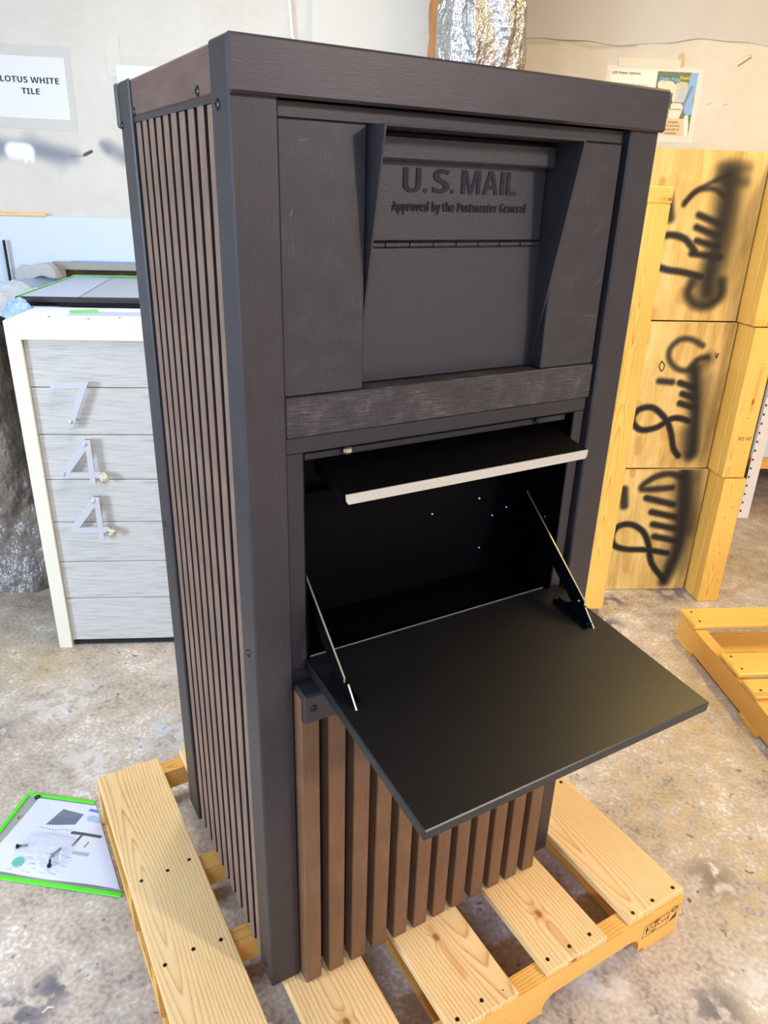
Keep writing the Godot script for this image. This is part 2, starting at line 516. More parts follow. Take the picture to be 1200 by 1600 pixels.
func make_wall_tex() -> ImageTexture:
	# spans x -1.6..2.0 (3.6 m), y 0.9..2.7 (1.8 m)
	var w := 1440
	var h := 720
	var a := noise(w, h, 0.006, 201, 4)
	var b := noise(w, h, 0.04, 202, 3)
	var px := blend(w, h, [[a, 0.45], [b, 0.2]], [[0.0, Color(0.78, 0.755, 0.695)], [0.5, Color(0.82, 0.80, 0.745)], [1.0, Color(0.86, 0.845, 0.80)]])
	var pp := func(x: float, y: float) -> Vector2: return Vector2((x + 1.6) * 400.0, (2.7 - y) * 400.0)
	for s in [[-1.10, 1.57, -0.83, 1.54, 0.045, 0.75], [-0.98, 1.58, -0.88, 1.53, 0.06, 0.5], [-0.70, 1.575, -0.64, 1.54, 0.045, 0.8], [-0.72, 1.585, -0.70, 1.56, 0.02, 0.6], [-1.3, 1.56, -1.1, 1.55, 0.05, 0.7]]:
		brush(px, w, h, [pp.call(s[0], s[1]), pp.call(s[2], s[3])], s[4] * 400, Color(0.47, 0.49, 0.55), s[5] * 0.85, 1.0)
	brush(px, w, h, [pp.call(-1.05, 1.553), pp.call(-1.0, 1.55)], 15, Color(0.93, 0.94, 0.96), 1.0, 0.5)
	for k in 5:
		brush(px, w, h, [pp.call(-1.01 + k * 0.008, 1.54), pp.call(-1.01 + k * 0.008, 1.512 + (k % 3) * 0.006)], 1.6, Color(0.93, 0.94, 0.96), 0.9, 0.5)
	brush(px, w, h, [pp.call(-0.79, 1.545), pp.call(-0.762, 1.558)], 3.0, Color(0.25, 0.24, 0.24), 0.9, 0.6)
	brush(px, w, h, [pp.call(-0.84, 1.54), pp.call(-0.78, 1.543)], 1.6, Color(0.5, 0.45, 0.4), 0.5, 0.6)
	for s in [[1.05, 1.70], [1.69, 1.80], [1.62, 1.80], [1.75, 1.97], [1.80, 1.55]]:
		brush(px, w, h, [pp.call(s[0], s[1]), pp.call(s[0] + 0.016, s[1] + 0.005)], 1.4, Color(0.62, 0.54, 0.46), 0.5, 0.9)
	brush(px, w, h, [pp.call(1.72, 1.935), pp.call(1.765, 1.965)], 1.4, Color(0.35, 0.27, 0.24), 0.8, 0.8)
	brush(px, w, h, [pp.call(1.487, 1.955), pp.call(1.49, 1.935)], 7.0, Color(0.78, 0.66, 0.50), 0.8, 0.4)
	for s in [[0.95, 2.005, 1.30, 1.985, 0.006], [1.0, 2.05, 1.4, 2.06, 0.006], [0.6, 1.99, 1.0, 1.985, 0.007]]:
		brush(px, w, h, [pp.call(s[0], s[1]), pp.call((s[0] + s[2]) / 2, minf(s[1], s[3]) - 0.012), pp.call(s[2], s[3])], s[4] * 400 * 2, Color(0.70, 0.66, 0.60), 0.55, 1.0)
	return tex(w, h, px)

# ---------------------------------------------------------------- scene
const TURN := 0.4418

func _ready() -> void:
	rng.seed = 5
	# camera
	var cam := Camera3D.new()
	cam.name = "camera"
	cam.fov = 69.834
	cam.near = 0.05
	cam.far = 60.0
	cam.position = V(0.0917, 1.4472, 0.8768)
	cam.rotation = V(-0.41125, -0.0950, 0.03062)
	add_child(cam)
	cam.current = true
	# environment
	var we := WorldEnvironment.new()
	we.name = "environment"
	var e := Environment.new()
	e.background_mode = Environment.BG_COLOR
	e.background_color = Color(0.55, 0.62, 0.72)
	e.tonemap_mode = Environment.TONE_MAPPER_LINEAR
	e.tonemap_exposure = 1.38
	e.sdfgi_enabled = true
	e.ssao_enabled = true
	e.ssil_enabled = true
	we.environment = e
	add_child(we)
	make_materials()
	# ceiling fixtures: warm tubes over the right and front, cool ones at the left front and at the back wall
	fixture(V(3.3, 2.62, 2.4), -0.62, Color(1.0, 0.95, 0.93), 16.0, "warm")
	fixture(V(0.0, 2.62, 3.2), 0.2, Color(0.68, 0.79, 1.0), 11.0, "cool front")
	fixture(V(-0.13, 2.62, -0.87), 1.355, Color(0.94, 0.96, 1.0), 2.2, "cool back")
	fixture(V(1.9, 2.62, -0.9), 1.5, Color(1.0, 0.86, 0.56), 2.5, "warm right")
	daylight_window(V(-3.97, 1.45, 1.45), 17.0)
	room()
	mailbox()
	pallet_main()
	address_cabinet()
	crates()
	pallet_side()
	back_clutter()
	wall_papers()
	duct()
	shelf_unit()
	pouch()

func fixture(at: Vector3, turn: float, col: Color, energy: float, where: String) -> void:
	var t := thing("ceiling_light", {"warm": "warm white tube fixture on the ceiling behind the camera, right of centre", "cool front": "cool white tube fixture on the ceiling far behind the camera, near the front wall", "cool back": "cool white tube fixture on the ceiling near the back wall", "warm right": "warm white tube fixture on the ceiling above the small pallet"}[where], "ceiling light", at, turn)
	obj("housing", bx(V(-0.62, 0.03, -0.12), V(0.62, 0.08, 0.12), 0.01), M.cream, t)
	var em := mat(col, 0.6)
	em.emission_enabled = true
	em.emission = col
	em.emission_energy_multiplier = 1.2
	obj("diffuser", bx(V(-0.60, 0.0, -0.10), V(0.60, 0.03, 0.10), 0.01), em, t)
	var l := AreaLight3D.new()
	l.name = "tube_glow"
	l.area_size = Vector2(1.2, 0.2)
	l.light_color = col
	l.light_energy = energy
	l.area_range = 14.0
	l.shadow_enabled = true
	l.position = V(0, -0.006, 0)
	l.rotation.x = -PI / 2
	t.add_child(l)

func daylight_window(at: Vector3, energy: float) -> void:
	var fr := MB.new()
	fr.box(V(-0.02, -0.56, -0.72), V(0.03, -0.5, 0.72), 0.004)
	fr.box(V(-0.02, 0.5, -0.72), V(0.03, 0.56, 0.72), 0.004)
	fr.box(V(-0.02, -0.5, -0.72), V(0.03, 0.5, -0.66), 0.004)
	fr.box(V(-0.02, -0.5, 0.66), V(0.03, 0.5, 0.72), 0.004)
	var o := struct("window_1", fr, M.cream)
	o.position = at
	var em := mat(Color(0.75, 0.86, 1.0), 0.3)
	em.emission_enabled = true
	em.emission = Color(0.72, 0.85, 1.0)
	em.emission_energy_multiplier = 1.5
	obj("pane", bx(V(-0.012, -0.5, -0.66), V(0.0, 0.5, 0.66), 0.001), em, o)
	var l := AreaLight3D.new()
	l.name = "window_daylight"
	l.area_size = Vector2(1.3, 0.98)
	l.light_color = Color(0.80, 0.885, 1.0)
	l.light_energy = energy
	l.area_range = 14.0
	l.shadow_enabled = true
	l.position = V(0.012, 0, 0)
	l.rotation.y = -PI / 2
	o.add_child(l)

func room() -> void:
	var f := MB.new()
	f.grain = 2
	f.box(V(-4, -0.2, -4.4), V(4, 0, 4), 0.0)
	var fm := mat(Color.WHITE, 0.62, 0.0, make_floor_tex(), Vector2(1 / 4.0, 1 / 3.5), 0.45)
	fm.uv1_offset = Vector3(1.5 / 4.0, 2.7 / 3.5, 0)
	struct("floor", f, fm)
	var c := MB.new()
	c.box(V(-4, 2.7, -4.4), V(4, 2.85, 4), 0.0)
	struct("ceiling", c, mat(Color(0.66, 0.64, 0.61), 0.9))
	var plainw := mat(Color(0.60, 0.58, 0.55), 0.85)
	for s in [["wall_left", V(-4.1, 0, -4.4), V(-4, 2.7, 4)], ["wall_right", V(4, 0, -4.4), V(4.1, 2.7, 4)], ["wall_front", V(-4, 0, 4), V(4, 2.7, 4.1)], ["wall_rear", V(-4, 0, -4.5), V(4, 2.7, -4.4)]]:
		var b := MB.new()
		b.box(s[1], s[2], 0.0)
		struct(s[0], b, plainw)
	# partition wall behind the mailbox, ends just right of the crates
	var w := MB.new()
	w.grain = 1
	w.box(V(-4, 0, -2.42), V(1.97, 2.7, -2.3), 0.0)
	var wm := mat(Color.WHITE, 0.8, 0.0, make_wall_tex(), Vector2(1 / 3.6, -1 / 1.8), 0.35)
	wm.uv1_offset = Vector3(1.6 / 3.6, 2.7 / 1.8, 0)
	var wo := struct("wall_back", w, wm)
	# lower white board and its lip, at the left
	obj("lower_board", bx(V(-2.2, 0, -2.3), V(0.07, 1.325, -2.283), 0.002), mat(Color(0.80, 0.84, 0.89), 0.6), wo)
	obj("wood_strip", bx(V(-1.35, 1.322, -2.3), V(-0.955, 1.334, -2.278), 0.002, 0), M.pine0, wo)
	obj("upper_board", bx(V(0.075, 1.35, -2.3), V(0.519, 2.7, -2.272), 0.003), mat(Color(0.83, 0.81, 0.75), 0.65), wo)
	# grey plastic sheet tacked along the top right of the wall
	var g := []
	for i in 9:
		var row := []
		for j in 40:
			var x := 0.86 + j * 0.03
			var y := 2.69 - i * 0.088 + (0.007 * sin(j * 0.33) + 0.003 * sin(j * 0.9)) * (i / 8.0) + 0.025 * smoothstep(1.1, 1.7, x) * i / 8.0
			row.append(V(x, y, -2.2955 + 0.0016 * sin(j * 0.9 + i) + 0.0014 * sin(j * 0.35)))
		g.append(row)
	var s := MB.new()
	s.sheet(g, 0.0012)
	obj("plastic_sheet", s, mat(Color(0.75, 0.74, 0.72), 0.55), wo)
	# white cable down the wall
	var cb := MB.new()
	tube(cb, [V(-0.012, 2.69, -2.29), V(-0.008, 2.2, -2.29), V(-0.002, 2.05, -2.288), V(0.004, 1.96, -2.29), V(0.03, 1.90, -2.29), V(0.05, 1.4, -2.28), V(0.05, 1.33, -2.285)], 0.006, 8)
	var co := obj("cable", cb, mat(Color(0.93, 0.93, 0.93), 0.4))
	tag(co, "white cable hanging down the back wall above the mailbox", "cable")

func tube(mb: MB, pts: Array, r: float, seg := 8) -> void:
	var rings := []
	for i in pts.size():
		var d: Vector3 = (pts[mini(i + 1, pts.size() - 1)] - pts[maxi(i - 1, 0)]).normalized()
		var x := d.cross(V(0.21, 0.13, 0.97)).normalized()
		if x.length() < 0.1: x = Vector3.RIGHT
		var y := d.cross(x)
		var ring := []
		for s in seg:
			var a := TAU * s / seg
			ring.append([pts[i] + (x * cos(a) + y * sin(a)) * r, x * cos(a) + y * sin(a)])
		rings.append(ring)
	for i in pts.size() - 1:
		for s in seg:
			var t := (s + 1) % seg
			var a: Array = rings[i][s]; var b: Array = rings[i][t]; var c: Array = rings[i + 1][t]; var d2: Array = rings[i + 1][s]
			mb.tri(a[0], b[0], c[0], ((a[1] + b[1]) as Vector3).normalized(), a[1], b[1], c[1])
			mb.tri(a[0], c[0], d2[0], ((a[1] + b[1]) as Vector3).normalized(), a[1], c[1], d2[1])

# ---------------------------------------------------------------- the mailbox (its own frame: x along the front, y up from the pallet, z towards the viewer)
func mailbox() -> void:
	var t := thing("parcel_mailbox", "tall dark brown slatted parcel mailbox with its black drop door open, standing on the pallet", "mailbox", V(0, 0.1313, 0), TURN)
	var W := 0.646
	var D := 0.506
	var P := 0.056
	var H := 1.459
	# four corner posts
	for q in [[0.0, -P], [W - P, -P], [0.0, -D], [W - P, -D]]:
		var top: float = H if q[0] == 0.0 else H - 0.003
		obj("corner_post", bx(V(q[0], 0, q[1]), V(q[0] + P, top, q[1] + P + (0.0145 if q[1] < -0.2 else 0.0)), 0.0025), M.comp, t)
	# fascia round the top
	obj("fascia", bx(V(-0.0015, 1.405, 0.0), V(W + 0.002, H, 0.010), 0.003, 0), M.comp_fascia_sheen, t)
	obj("fascia", bx(V(-0.003, 1.396, -D - 0.014), V(W + 0.003, H, -D), 0.003, 0), M.comp, t)
	obj("fascia", bx(V(0.0035, 1.408, -D + P + 0.0145), V(0.03, H - 0.001, -P), 0.003, 2), M.fascia_side, t)
	obj("fascia", bx(V(W - 0.03, 1.408, -D + P + 0.0145), V(W - 0.0035, H - 0.001, -P), 0.003, 2), M.fascia_side, t)
	var lb := MB.new()
	lb.grain = 2
	lb.prism(PackedVector2Array([Vector2(1.408, 0.0035), Vector2(1.399, 0.010), Vector2(1.399, 0.03), Vector2(1.408, 0.03)]), 2, 0, 0.001)
	var lb2 := MB.new()
	lb2.grain = 2
	# bevel under the side fascia (profile in x,y extruded along z)
	lb2.prism(PackedVector2Array([Vector2(0.0035, 1.408), Vector2(0.0045, 1.401), Vector2(0.03, 1.401), Vector2(0.03, 1.408)]), 2, -D + P + 0.0145, -P)
	obj("drip_edge", lb2, M.comp, t)
	obj("lid_panel", bx(V(0.03, 1.43, -D + 0.01), V(W - 0.03, 1.45, -0.002), 0.002, 0), M.comp, t)
	# dark inner carcass, open at the front
	obj("backing", bx(V(0.022, 0.005, -D + 0.06), V(0.032, 1.40, -0.05), 0.001), M.backing, t)
	obj("backing", bx(V(W - 0.016, 0.005, -D + 0.06), V(W - 0.006, 1.40, -0.05), 0.001), M.comp, t)
	obj("backing", bx(V(0.05, 0.005, -D + 0.004), V(W - 0.05, 1.40, -D + 0.02), 0.001), M.comp, t)
	obj("backing", bx(V(0.05, 0.002, -0.02), V(W - 0.05, 0.66, -0.008), 0.001), M.backing, t)
	# slats of the left side
	var z0 := -D + P + 0.0145
	var pitch := (0.435 - P) / 10.0
	var m0 := bx(V(0, 0, 0), V(0.0022, 1.3995, 0.0228), 0.0008).mesh()
	var mc := bx(V(0.0022, 0, 0.0004), V(0.0165, 1.3995, 0.0224), 0.0005).mesh()
	for k in 10:
		var s := inst("side_slat", m0, M.slat, t)
		s.position = V(0.005, 0.001 + 0.0006 * (k % 3), z0 + 0.008 + k * pitch)
		inst("core", mc, M.slat_core, s)
	# slats under the door
	var m1 := bx(V(0, 0, 0), V(0.0302, 0.632, 0.028), 0.0018).mesh()
	for k in 12:
		var s := inst("front_slat", m1, M.slat_front, t)
		s.position = V(0.0566 + 0.0454 * k, 0.0005, -0.004 + 0.0006 * ((k * 7) % 3))
	# rail over those slats
	var rail := obj("rail", bx(V(0.0575, 0.590, -0.006), V(0.588, 0.641, 0.034), 0.003, 0), M.comp, t)
	screw(rail, V(0.073, 0.617, 0.0338), V(0, 0, 1), 0.0062)
	screw(rail, V(0.573, 0.617, 0.0338), V(0, 0, 1), 0.0062)
	# screws on the side
	for q in [V(0.0035, 1.415, -0.426), V(0.0035, 1.416, -0.112), V(0.0, 1.397, -0.034), V(-0.0, 1.40, -0.498), V(0.0, 0.697, -0.032), V(0, 0.03, -0.03), V(0, 0.72, -0.48)]:
		screw(t, q, V(-1, 0, 0), 0.0062)
	# upper front: rail, two board panels, sill
	obj("top_rail", bx(V(P, 1.388, -0.06), V(W - P, 1.405, -0.013), 0.001, 0), M.comp, t)
	obj("front_panel", bx(V(P + 0.001, 1.0755, -0.06), V(0.169, 1.3875, -0.008), 0.0015), M.panel, t)
	obj("front_panel", bx(V(0.477, 1.0755, -0.06), V(W - P - 0.006, 1.3875, -0.008), 0.0015), M.panel, t)
	obj("sill", bx(V(P + 0.0005, 1.021, -0.07), V(W - P - 0.005, 1.075, -0.004), 0.0018, 0), M.comp_worn, t)
	# mail chute: hood, lid, hinge, plate
	var hd := MB.new()
	var sh := 0.0025
	for x in [0.170, 0.476 - sh]:
		hd.prism(PackedVector2Array([Vector2(1.3865, -0.05), Vector2(1.3865, 0.031), Vector2(1.381, 0.031), Vector2(1.0765, -0.030), Vector2(1.0765, -0.05)]), 0, x, x + sh)
	hd.box(V(0.170, 1.384, -0.05), V(0.476, 1.3865, 0.0315), 0.0008)
	obj("chute_hood", hd, M.steel, t)
	obj("back_plate", bx(V(0.168, 1.0765, -0.045), V(0.478, 1.25, -0.036), 0.001), M.steel, t)
	obj("chute_throat", bx(V(0.150, 1.24, -0.062), V(0.496, 1.41, -0.048), 0.001), M.steel, t)
	var lid := obj("mail_lid", bx(V(0.1745, 1.258, -0.046), V(0.4715, 1.374, -0.034), 0.0015), M.steel, t)
	obj("lid_lip", bx(V(0.1750, 1.352, -0.034), V(0.4710, 1.3795, -0.016), 0.0025), M.steel, lid)
	# raised letters, each set at its own place and width
	for s in [["U", 0.236, 0.0268], [".", 0.2672, 0.0052], ["S", 0.281, 0.0258], [".", 0.3095, 0.0052], ["M", 0.3265, 0.031], ["A", 0.3615, 0.0262], ["I", 0.391, 0.0068], ["L", 0.4015, 0.0172]]:
		raised(lid, s[0], s[1], s[2], 1.3165, 0.0285 if s[0] != "." else 0.0052, 0.0020)
	var tm := text_mesh("Approved by the Postmaster General", 0.0152, 0.0026, true)
	var bb := tm.get_aabb()
	var li := inst("lettering", tm, M.steel, lid)
	li.scale = V(0.218 / bb.size.x, 1, 1)
	li.position = V(0.2205 - bb.position.x * li.scale.x, 1.2995, -0.0335)
	var hg := obj("hinge", bx(V(0.1745, 1.2535, -0.040), V(0.4715, 1.2565, -0.0365), 0.0005), M.black, t)
	for k in 16:
		var kn := MB.new()
		kn.xf = Transform3D(Basis(V(0, 1, 0), V(1, 0, 0), V(0, 0, -1)), V(0.1755 + k * 0.0185, 1.2535, -0.0345 - (0.0 if k % 2 == 0 else 0.0016)))
		kn.lathe([Vector2(0, 0), Vector2(0.0036, 0), Vector2(0.0036, 0.0178), Vector2(0, 0.0178)], 10)
		obj("knuckle", kn, M.steel, hg)
	# lower opening: flat frame
	obj("door_frame", bx(V(P + 0.001, 0.998, -0.06), V(W - P - 0.006, 1.0205, -0.009), 0.0012, 0), M.frame, t)
	obj("door_frame", bx(V(P + 0.001, 0.645, -0.06), V(0.083, 0.998, -0.010), 0.0012), M.frame, t)
	obj("door_frame", bx(V(0.563, 0.645, -0.06), V(W - P - 0.006, 0.998, -0.010), 0.0012), M.frame, t)
	obj("door_frame", bx(V(W - P - 0.006, 0.645, -0.06), V(W - P, 1.388, -0.022), 0.0008), M.frame, t)
	# compartment liner
	var ln := MB.new()
	ln.box(V(0.083, 0.655, -0.42), V(0.085, 0.998, -0.011), 0.0)
	ln.box(V(0.561, 0.655, -0.42), V(0.563, 0.998, -0.011), 0.0)
	ln.box(V(0.083, 0.996, -0.42), V(0.563, 0.998, -0.011), 0.0)
	ln.box(V(0.083, 0.655, -0.42), V(0.563, 0.657, -0.011), 0.0)
	obj("compartment_liner", ln, M.black, t)
	obj("floor_lip", bx(V(0.092, 0.657, -0.020), V(0.553, 0.6705, -0.0185), 0.0003, 0), M.bright, t)
	obj("rear_baffle", bx(V(0.088, 0.668, -0.135), V(0.558, 0.945, -0.130), 0.001), M.black, t)
	obj("baffle_flange", bx(V(0.088, 0.890, -0.130), V(0.200, 0.897, -0.108), 0.001, 0), M.black, t)
	for q in [Vector2(0.378, 0.805), Vector2(0.479, 0.816), Vector2(0.513, 0.776), Vector2(0.545, 0.786), Vector2(0.488, 0.715)]:
		rivet(t, V(q.x, q.y, -0.130), V(0, 0, 1), 0.0029)
	for q in [V(0.085, 0.945, -0.022), V(0.085, 0.941, -0.034), V(0.085, 0.975, -0.03)]:
		rivet(t, q, V(1, 0, 0), 0.0032)
	# guide channels on both inner sides
	for x in [0.0865, 0.5575]:
		obj("guide_channel", bx(V(x, 0.662, -0.052), V(x + 0.002, 0.985, -0.032), 0.0004), M.black, t)
	rivet(t, V(0.5575, 0.80, -0.042), V(-1, 0, 0), 0.0028)
	rivet(t, V(0.5575, 0.955, -0.042), V(-1, 0, 0), 0.0028)
	# head strip with two latch tabs
	obj("head_strip", bx(V(0.086, 0.982, -0.032), V(0.556, 0.992, -0.022), 0.001, 0), M.frame, t)
	var lt := bx(V(-0.007, -0.006, -0.004), V(0.007, 0.006, 0.004), 0.0035)
	for x in [0.152, 0.495]:
		var o := obj("latch_tab", lt, M.bright if x < 0.3 else M.frame, t)
		o.position = V(x, 0.990, -0.016)
	# hopper flap: sloping sheet with a bright folded lip
	var hf := MB.new()
	hf.prism(PackedVector2Array([Vector2(0.972, -0.040), Vector2(0.9745, -0.040), Vector2(0.9565, 0.0545), Vector2(0.954, 0.0545)]), 0, 0.112, 0.536)
	hf.prism(PackedVector2Array([Vector2(0.972, -0.040), Vector2(0.956, 0.050), Vector2(0.942, 0.046), Vector2(0.958, -0.036)]), 0, 0.112, 0.1135)
	hf.prism(PackedVector2Array([Vector2(0.972, -0.040), Vector2(0.956, 0.050), Vector2(0.942, 0.046), Vector2(0.958, -0.036)]), 0, 0.5345, 0.536)
	var hfo := obj("hopper_flap", hf, M.black, t)
	var lp := MB.new()
	var c := 0.004
	lp.prism(PackedVector2Array([Vector2(0.112, 0.957), Vector2(0.112 + 0.001, 0.943 + c), Vector2(0.112 + c, 0.943), Vector2(0.536 - c, 0.943), Vector2(0.536 - 0.001, 0.943 + c), Vector2(0.536, 0.957)]), 2, 0.0545, 0.0565)
	var lpo := obj("lip", lp, M.lip, hfo)
	lpo.set_meta("label", "bright folded metal lip")
	# drop door, hinged at the bottom of the opening, lying open
	var dd := MB.new()
	dd.grain = 0
	dd.box(V(0, -0.0175, 0), V(0.50, 0, 0.332), 0.0016)
	var door := obj("drop_door", dd, M.door, t)
	var ang := atan2(0.034, 0.332)
	door.position = V(0.079, 0.6755, -0.008)
	door.rotation.x = ang
	for s in [0, 1]:
		var x: float = [0.099, 0.545][s]
		var br := MB.new()
		br.prism(PackedVector2Array([Vector2(0.0, 0.045), Vector2(0.0, 0.125), Vector2(0.024, 0.098), Vector2(0.026, 0.085)]), 0, x - 0.079 - 0.001, x - 0.079 + 0.001)
		br.box(V(x - 0.079 - 0.001, 0.0, 0.045), V(x - 0.079 + (-0.014 if s else 0.014), 0.0014, 0.115), 0.0003)
		obj("strut_bracket", br, M.black, door)
		var ed := MB.new()
		ed.prism(PackedVector2Array([Vector2(0.0, 0.1255), Vector2(0.0, 0.1265), Vector2(0.0242, 0.0990), Vector2(0.0240, 0.0980)]), 0, x - 0.079 - 0.0012, x - 0.079 + 0.0012)
		obj("bracket_edge", ed, M.lip, door)
		var xs: float = x + (0.003 if s else -0.003)
		var sr := MB.new()
		sr.prism(PackedVector2Array([Vector2(0.835, -0.085), Vector2(0.697, 0.086), Vector2(0.690, 0.086), Vector2(0.684, 0.080), Vector2(0.683, 0.058), Vector2(0.715, 0.018), Vector2(0.79, -0.075)]), 0, xs - 0.001, xs + 0.001)
		var so := obj("strut", sr, M.black, t)
		var se := MB.new()
		se.prism(PackedVector2Array([Vector2(0.835, -0.0850), Vector2(0.697, 0.0860), Vector2(0.690, 0.0862), Vector2(0.690, 0.0873), Vector2(0.6975, 0.0873), Vector2(0.8358, -0.0842)]), 0, xs - 0.0012, xs + 0.0012)
		obj("edge", se, M.bright, so)
		rivet(so, V(xs + (-0.001 if s else 0.001) * 1.0, 0.692, 0.074), V(-1 if s else 1, 0, 0), 0.0042)
		var sp := MB.new()
		sp.prism(PackedVector2Array([Vector2(0.835, -0.066), Vector2(0.745, -0.020), Vector2(0.668, -0.020), Vector2(0.668, -0.066)]), 0, x + (0.009 if s else -0.009) - 0.0008, x + (0.009 if s else -0.009) + 0.0008)
		obj("side_plate", sp, M.black, t)

func raised(parent: Node, ch: String, x: float, w: float, y: float, h: float, d: float) -> void:
	var key := "ch" + ch
	if not M.has(key): M[key] = text_mesh("l" if ch == "I" else ch, 0.03, d, true)
	var o := inst("lettering", M[key], M.steel, parent)
	var bb: AABB = (M[key] as Mesh).get_aabb()
	var sc := Vector2(w / bb.size.x, h / bb.size.y)
	o.scale = V(sc.x, sc.y, 1)
	o.position = V(x - bb.position.x * sc.x, y - bb.position.y * sc.y, -0.0335)

func screw(parent: Node, at: Vector3, dir: Vector3, r: float) -> void:
	if not M.has("screwmesh"): M["screwmesh"] = stud_mesh(1.0, 0.32)
	var o := inst("screw", M.screwmesh, M.screw, parent)
	var x := aim(dir, at)
	o.transform = Transform3D(x.basis.scaled(V(r, r, r)), at)

func rivet(parent: Node, at: Vector3, dir: Vector3, r: float) -> void:
	if not M.has("rivetmesh"):
		var b := MB.new()
		b.lathe([Vector2(1, 0), Vector2(0.92, 0.35), Vector2(0.6, 0.62), Vector2(0, 0.75)], 12)
		M["rivetmesh"] = b.mesh()
	var o := inst("rivet", M.rivetmesh, M.chrome, parent)
	o.transform = Transform3D(aim(dir, at).basis.scaled(V(r, r, r)), at)

# ---------------------------------------------------------------- pallets
func nail_mesh() -> ArrayMesh:
	if not M.has("nailmesh"):
		var b := MB.new()
		b.lathe([Vector2(0.0042, 0), Vector2(0.0040, 0.0006), Vector2(0, 0.0007)], 8)
		M["nailmesh"] = b.mesh()
	return M.nailmesh

func pallet_main() -> void:
	var t := thing("pallet", "pale pine pallet under the tall mailbox, with a heat-treatment stamp on its front corner", "pallet", V(0, 0, 0), TURN)
	var xs := [[-0.176, -0.030, 0], [0.024, 0.168, 2], [0.240, 0.386, 1], [0.457, 0.607, 2], [0.674, 0.833, 0]]
	var st := [0.203, -0.138, -0.338, -0.658]
	var i := 0
	for x in xs:
		var z1 := 0.221 + 0.002 * ((i * 3) % 4 - 1)
		if i == 0: z1 = 0.214
		var b := bx(V(x[0], 0.114, -0.682), V(x[1], 0.13, z1), 0.0018, 2, 0.0012, Vector2(-x[0] + 0.007, 0.70))
		var o := obj("deck_board", b, M["pine%d" % x[2]], t)
		for z in st:
			for k in 3:
				if i > 0 and i < 4 and z < 0.0: continue
				var nl := inst("nail", nail_mesh(), M.screw, o)
				nl.position = V(lerpf(x[0] + 0.022, x[1] - 0.022, k / 2.0) + rng.randf_range(-0.006, 0.006), 0.1300, z + rng.randf_range(-0.008, 0.008))
		i += 1
	for k in st.size():
		var p := PackedVector2Array()
		# notched stringer, profile (x, y) extruded along z
		p.append(Vector2(-0.178, 0.1138)); p.append(Vector2(0.833, 0.1138)); p.append(Vector2(0.833, 0.0165))
		for nt in [[0.715, 0.455], [0.205, -0.05]]:
			p.append(Vector2(nt[0], 0.0165))
			for a in 6:
				var an := PI / 2 * a / 5.0
				p.append(Vector2(nt[0] - 0.032 + 0.032 * cos(an), 0.030 + 0.030 * sin(an)))
			for a in 6:
				var an := PI / 2 * a / 5.0
				p.append(Vector2(nt[1] + 0.032 - 0.032 * sin(an), 0.030 + 0.030 * cos(an)))
			p.append(Vector2(nt[1], 0.0165))
		p.append(Vector2(-0.178, 0.0165))
		var s := MB.new()
		s.grain = 0
		s.off = Vector2(k * 0.37, k * 0.71)
		s.prism(p, 2, st[k] - 0.019, st[k] + 0.019)
		obj("stringer", s, M["pine_warm%d" % ((k + 1) % 3)], t)
	for x in [[-0.176, -0.07], [0.27, 0.37], [0.735, 0.835]]:
		obj("bottom_board", bx(V(x[0], 0, -0.682), V(x[1], 0.016, 0.222), 0.002, 2), M.pine_warm2, t)
	# stamp burnt into the corner of the front stringer
	var m := MB.new()
	var z := 0.2222
	var bar := func(x0: float, y0: float, x1: float, y1: float, w: float) -> void:
		var d := Vector2(x1 - x0, y1 - y0).normalized().orthogonal() * w * 0.5
		m.prism(PackedVector2Array([Vector2(x0 + d.x, y0 + d.y), Vector2(x1 + d.x, y1 + d.y), Vector2(x1 - d.x, y1 - d.y), Vector2(x0 - d.x, y0 - d.y)]), 2, z - 0.0004, z)
	var X0 := 0.722; var X1 := 0.796; var Y0 := 0.049; var Y1 := 0.083
	bar.call(X0, Y0, X1, Y0, 0.0014); bar.call(X0, Y1, X1, Y1, 0.0012); bar.call(X0, Y0, X0, Y1, 0.0012); bar.call(X1, Y0, X1, Y1, 0.0012); bar.call(X0 + 0.020, Y0, X0 + 0.020, Y1, 0.0012)
	bar.call(X0 + 0.010, Y0 + 0.006, X0 + 0.010, Y1 - 0.006, 0.003)
	bar.call(X0 + 0.006, Y0 + 0.016, X0 + 0.010, Y1 - 0.006, 0.002)
	bar.call(X0 + 0.014, Y0 + 0.016, X0 + 0.010, Y1 - 0.006, 0.002)
	m.prism(PackedVector2Array([Vector2(0.800, Y0), Vector2(0.822, Y0 + 0.004), Vector2(0.822, Y0 + 0.022)]), 2, z - 0.0004, z)
	for a in 10:
		var a0 := TAU * a / 10.0; var a1 := TAU * (a + 1) / 10.0
		bar.call(0.812 + 0.009 * cos(a0), 0.083 + 0.006 * sin(a0), 0.812 + 0.009 * cos(a1), 0.083 + 0.006 * sin(a1), 0.003)
	var sm := obj("stamp", m, M.ink, t)
	for s in [["HT", 0.747, 0.0515, 0.011], ["1 2 0 - 1 1 0", 0.746, 0.0635, 0.010], ["US", 0.752, 0.0735, 0.008]]:
		var l := inst("stamp_text", text_mesh(s[0], s[3], 0.0004, true), M.ink, sm)
		(l.mesh as TextMesh).horizontal_alignment = HORIZONTAL_ALIGNMENT_LEFT
		l.position = V(s[1], s[2] + 0.003, z)

